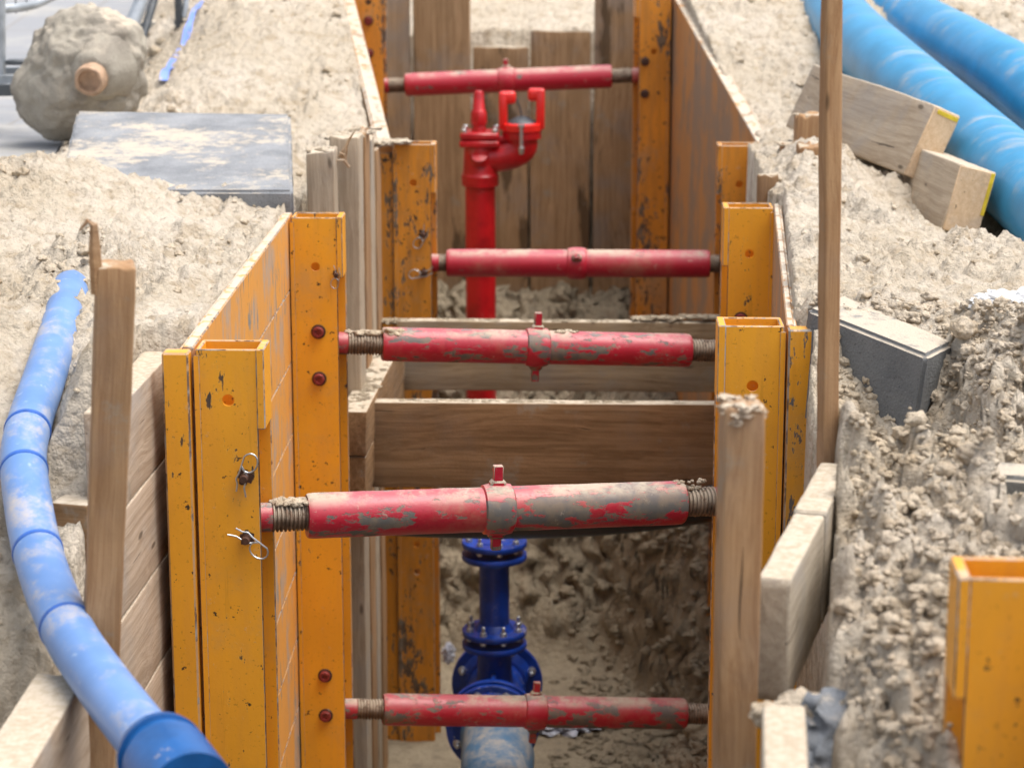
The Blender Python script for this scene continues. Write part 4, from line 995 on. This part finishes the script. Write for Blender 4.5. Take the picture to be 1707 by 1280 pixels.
# temporary fence & barrier parts top left
def on(px, py, Y): return atY(px, py, Y)
t = thing('mesh_fence', on(4, 130, 8.2), 'galvanised mesh fence panel at the top left edge, its corner tube and wires showing', 'fence')
q = MB(); q.tube([on(2, 145, 8.2), on(0, -150, 8.2)], .017, 16); q.build('end_tube', M['galv'], t, Matrix.Identity(4))
q = MB(); P = smooth_path([on(-60, 22, 8.3), on(0, 16, 8.35), on(55, 8, 8.5), on(100, -12, 8.7), on(170, -40, 8.9)], 6); q.tube(P, .018, 16); q.build('bottom_tube', M['galv'], t, Matrix.Identity(4))
for i in range(9):
    p = P[3 + i * 2]; q = MB(); q.tube([p + V((0, -.019, -.02)), p + V((.004, -.019, .5))], .0025, 6); q.build('wire', M['darksteel'], t, Matrix.Identity(4))
t = thing('fence_foot', on(30, 150, 8.1), 'low grey metal fence foot with two rails left of the concrete lump', 'fence foot')
for k, (y_, h_, Y_, m_) in enumerate(((118, 12, 8.25, 'galv'), (150, 20, 8.05, 'darksteel'), (132, 14, 8.15, 'galv'))):
    a = on(-120, y_ + 4, Y_); b = on(105, y_ - 2, Y_); q = MB(); q.tube([a, b], h_ * .5 / FPX * 8.1 * 1.3, 4); q.build('rail', M[m_], t, Matrix.Identity(4), smooth=0)
q = MB(); q.box(on(12, 108, 8.2) - V((0, .03, 0)), on(45, 100, 8.2) + V((0, .03, .0)), .003, emi=0); q.build('clamp', M['darksteel'], t, Matrix.Identity(4))
t = thing('barrier_stand', on(250, 40, 8.6), 'silver tube barrier stand with a slanted leg behind the concrete lump', 'barrier')
q = MB(); q.tube([on(205, 78, 8.75), on(262, -60, 8.9)], .028, 18); q.build('slanted_tube', M['galv'], t, Matrix.Identity(4))
q = MB(); q.tube([on(238, 62, 8.9), on(272, -50, 9.1)], .016, 10); q.build('brace', M['darksteel'], t, Matrix.Identity(4))
q = MB(); a = on(291, -30, 9.2); b = on(305, 48, 9.2); q.box((a.x, 9.18, b.z), (b.x, 9.21, a.z), .003, emi=0); q.build('flat_leg', M['darksteel'], t, Matrix.Identity(4))
q = MB(); q.tube([on(318, -40, 9.25), on(306, 30, 9.2)], .012, 10); q.build('leg', M['galv'], t, Matrix.Identity(4))
for (px, py, s, lab) in ((282, 56, .035, 'small dark paving stone beside the barrier stand'), (334, 27, .04, 'small grey paving stone on the sand near the blue tape'), (252, 92, .045, 'flat grey stone right of the concrete lump'), (305, 115, .022, 'small dark stone lying left of the blue tape')):
    p = atZ(px, py, .1); q = MB(); s_ = s; q.box((-s_ * 1.3, -s_, -s_ * .5), (s_ * 1.3, s_, s_ * .5), s_ * .22, emi=0, seg=2, mat=Matrix.Rotation(px, 4, 'Z'))
    tag(q.build('stone', M['concrete_dark'], None, Matrix.Translation((p.x, p.y, gz(p.x, p.y) + s * .4))), lab, 'stone', 'loose stones top left')
# ------------------------------------------------------------------ loose sand: clods on the ground and little heaps on timbers (stuff)
def scatter():
    mb = MB(); rs = np.random.RandomState(4); bm = bmesh.new(); bmesh.ops.create_icosphere(bm, subdivisions=2, radius=1); bm.verts.index_update()
    bv = np.array([v.co[:] for v in bm.verts]); bf = [[v.index for v in f.verts] for f in bm.faces]; bm.free()
    def protos_of(sub, K):
        bm = bmesh.new(); bmesh.ops.create_icosphere(bm, subdivisions=sub, radius=1); bm.verts.index_update()
        bv = np.array([v.co[:] for v in bm.verts]); bf = np.array([[v.index for v in f.verts] for f in bm.faces]); bm.free(); out = []
        for k in range(K):
            d = np.array([1 + .5 * mnoise.noise(V(v) * 1.5 + V((k * 3.1, 0, 0))) + .28 * mnoise.noise(V(v) * 3.6 + V((k, 5, 0))) + .20 * mnoise.noise(V(v) * 8 + V((k, 1, 7))) for v in bv])
            out.append(bv * d[:, None] * np.array([1.15, .9, .72]))
        return out, bf
    lo_, lf = protos_of(2, 14); hi_, hf_ = protos_of(3, 24); allv = []; allf = []; N = 0
    X = rs.uniform(-2.3, 2.3, 26000); Y = 2.5 + 7.5 * rs.rand(26000) ** 1.1
    X = np.concatenate([X, rs.uniform(.35, 1.25, 24000)]); Y = np.concatenate([Y, rs.uniform(2.9, 4.9, 24000)])
    xl = np.interp(Y, YL, XLv); xr = np.interp(Y, YR, XRv)
    dens = sm((fbm(X * 2.1, Y * 1.7, 3, 71) + .15) / .5) * .55 + .03
    nr = (X > 0) & (Y < 4.9); dens = np.where(nr, 1.0, dens)
    ok = ((X < xl - .02) | (X > xr + .03)) & (rs.rand(len(X)) < dens)
    _, pv = base_h(X, Y); ok &= (pv < .3)
    X = X[ok]; Y = Y[ok]; Z = ground_h(X, Y); nrk = ((X > 0) & (Y < 4.9))
    Rr = np.where(nrk, rs.exponential(.0030, len(X)) + .002, rs.exponential(.0040, len(X)) + .002); Rr = np.minimum(Rr, .028)
    for i in range(len(X)):
        big = Rr[i] > .008; P_, F_ = (hi_, hf_) if big else (lo_, lf)
        p = P_[rs.randint(len(P_))]; a = rs.rand() * 6.28; c, s = math.cos(a), math.sin(a)
        q = p * Rr[i]; w = np.stack([q[:, 0] * c - q[:, 1] * s + X[i], q[:, 0] * s + q[:, 1] * c + Y[i], q[:, 2] + Z[i] - Rr[i] * .05], 1)
        allv.append(w); allf.append(F_ + N); N += len(p)
    return np.concatenate(allv), np.concatenate(allf)
def np_mesh(name, co, tris, mat):
    me = bpy.data.meshes.new(name); me.vertices.add(len(co)); me.vertices.foreach_set('co', co.astype(np.float32).ravel())
    me.loops.add(tris.size); me.loops.foreach_set('vertex_index', tris.astype(np.int32).ravel())
    me.polygons.add(len(tris)); me.polygons.foreach_set('loop_start', np.arange(0, tris.size, tris.shape[1], dtype=np.int32))
    me.polygons.foreach_set('use_smooth', np.ones(len(tris), bool)); me.update(calc_edges=True); me.validate(); me.materials.append(mat); return link(name, me)
co, tr = scatter()
tag(np_mesh('sand_crumbs', co, tr, M['clod']), 'small crumbs and clods of sand scattered over the banks', 'sand', kind='stuff')
def heaps():
    q = MB(); rnd = random.Random(3)
    def strip(a, b, w, r0, r1, n, sink=.5, flat=.5):
        r0 *= .6; r1 *= .62; n = int(n * 2.2); flat *= .8
        a = V(a); b = V(b); d = (b - a).normalized(); sd = d.cross(V((0, 0, 1))).normalized()
        for i in range(n):
            t = rnd.random(); r = rnd.uniform(r0, r1); p = a.lerp(b, t) + sd * rnd.uniform(-w, w)
            if mnoise.noise(p * 14) < -.12: continue
            blob(q, p + V((0, 0, -r * sink * flat)), r, (1.5, 1.1, flat), .7, 2, 1.8, seed=rnd.random() * 90)
    # tops of the cross boards, timbers
    for (x0, x1, yt, Y) in ((615, 1195, 667, 6.645), (665, 1205, 531, 7.47)):
        z = zY(yt + 5, Y - .025); strip((XA(x0, Y, z), Y, z), (XA(x1, Y, z), Y, z), .014, .004, .011, 110, .3, .5)
    strip((XA(1060, 7.47, -.53), 7.48, zY(532, 7.45)), (XA(1200, 7.47, -.53), 7.48, zY(528, 7.45)), .02, .012, .022, 40, .2, .6)
    strip((tx, 6.46, zt), (tx + .035, 7.4, zt), .03, .006, .016, 110, .3, .45)
    c = atY(625, 545, 7.45); strip(c + V((-.05, .0, -.02)), c + V((.06, .05, -.05)), .05, .02, .04, 60, .2, .7)
    c = atY(640, 530, 7.5); strip(c + V((-.03, .0, -.01)), c + V((.08, .05, -.02)), .03, .01, .025, 40, .2, .6)
    # left-wall board tops
    strip((XA(556, 6.7, .03), 6.72, zY(236, 6.7)), (XA(612, 7.1, 0), 7.2, zY(226, 7.0)), .04, .008, .02, 50, .3, .6)
    strip((XA(516, 6.6, 0), 6.6, zY(254, 6.55)), (XA(552, 6.6, 0), 6.6, zY(254, 6.55)), .035, .008, .016, 34, .3, .6)
    strip((XA(615, 7.5, .0), 7.5, zY(238, 7.5)), (XA(660, 7.75, 0), 7.78, zY(240, 7.7)), .05, .012, .028, 60, .3, .6)
    # struts
    for S, sp in ((S4, (-.36, -.30)), (S3, (-.46, -.40))):
        _, m, D, a, b, c_ = S; r = .0475
        for i in range(34):
            x = rnd.uniform(-D / 2 + .02, a + .02); p = m @ V((x, rnd.uniform(-.018, .018), r * .66)); blob(q, p, rnd.uniform(.005, .011), (1.3, 1.1, .7), .5, 2, seed=i)
    _, m, D, a, b, c_ = S3
    for i in range(16): blob(q, m @ V((a + rnd.uniform(.0, .05), -.020 + rnd.uniform(-.012, .02), .036 + rnd.uniform(-.012, .006))), rnd.uniform(.008, .013), (1.2, .8, .8), .4, 2, seed=i)
    for i in range(16): blob(q, m @ V((c_ + rnd.uniform(.03, .11), rnd.uniform(-.012, .012), .047)), rnd.uniform(.004, .009), (1.3, 1, .6), .4, 2, seed=i)
    _, m, D, a, b, c_ = S4
    for i in range(22): blob(q, m @ V((b + rnd.uniform(-.06, .07), rnd.uniform(-.015, .010), .046 - (.012 if i % 2 else 0))), rnd.uniform(.003, .007), (1.2, 1, .8), .4, 2, seed=i)
    for i in range(46):
        x = P_TIP[0].x + rnd.uniform(-.07, .07); y = P_TIP[0].y + rnd.uniform(-.30, .06); r = rnd.uniform(.006, .016)
        blob(q, (x, y, float(ground_h(np.array([x]), np.array([y]))[0]) - r * .2), r, (1.2, 1.1, .7), .5, 2, 1.6, seed=i * 1.9)
    # stubs on the right, edge boards
    for (px0, px1, py, Y) in ((1328, 1374, 190, 7.35), (1301, 1325, 238, 7.2), (1332, 1370, 240, 6.95)):
        z = zY(py, Y); strip((XA(px0, Y, z), Y, z), (XA(px1, Y, z), Y, z), .03, .008, .016, 26, .4, .5)
    return tag(q.build('loose_sand', M['clod'], smooth=80), 'loose sand lying on the board tops, timbers and strut ends', 'sand', kind='stuff')
heaps()
# soil lumps in the trench
def lumps():
    q = MB(); rnd = random.Random(9)
    for i in range(1500):
        x = rnd.uniform(-.1, .58); y = rnd.uniform(6.4, 8.9); xr_ = float(np.interp(y, YR, XRv))
        if x > xr_ - .05: continue
        if rnd.random() > (x + .25) * 1.6: continue
        z = float(soil_h(np.array([x]), np.array([y]))[0]); r = rnd.uniform(.008, .032) * (1.5 if y < 7.2 else 1)
        blob(q, (x, y, z), r * .8, (1.2, 1, .75), .5, 3, 1.6, seed=i)
    return tag(q.build('soil_lumps', M['clay'], smooth=80), 'damp brown lumps of soil on the slope in the trench', 'soil', kind='stuff')
lumps()
# ------------------------------------------------------------------ camera, light, world
cd = bpy.data.cameras.new('camera'); cam = bpy.data.objects.new('camera', cd); C.objects.link(cam)
cam.matrix_world = Matrix.Translation(cam_pos) @ Matrix((rgt, upv, -fwd)).transposed().to_4x4()
cd.sensor_width = 36; cd.sensor_fit = 'HORIZONTAL'; cd.lens = FPX / 1707 * 36; cd.clip_end = 500; cd.clip_start = .05
cd.dof.use_dof = True; cd.dof.focus_distance = 5.1; cd.dof.aperture_fstop = 4.6
scene.camera = cam
w = bpy.data.worlds.new('World'); scene.world = w; w.use_nodes = True; nt = w.node_tree
bg = nt.nodes['Background']; sky = nt.nodes.new('ShaderNodeTexSky'); sky.sky_type = 'NISHITA'; sky.sun_disc = False
EL, AZ = R(70), R(95)          # azimuth of the sun measured from +Y towards +X
sky.sun_elevation = EL; sky.sun_rotation = AZ; sky.dust_density = 4; sky.air_density = 1.0; sky.ozone_density = 1.0
hs = nt.nodes.new('ShaderNodeHueSaturation'); hs.inputs['Saturation'].default_value = .42; nt.links.new(sky.outputs[0], hs.inputs['Color']); nt.links.new(hs.outputs[0], bg.inputs[0]); bg.inputs[1].default_value = .118
sl = bpy.data.lights.new('sun', 'SUN'); sl.energy = 1.5; sl.angle = R(48); sl.color = (1, .94, .86)
so = bpy.data.objects.new('sun', sl); C.objects.link(so)
sd = V((math.sin(AZ) * math.cos(EL), math.cos(AZ) * math.cos(EL), math.sin(EL)))
so.rotation_euler = sd.to_track_quat('Z', 'Y').to_euler()
scene.view_settings.view_transform = 'Standard'; scene.view_settings.look = 'None'
scene.view_settings.exposure = 1.03; scene.view_settings.gamma = 1
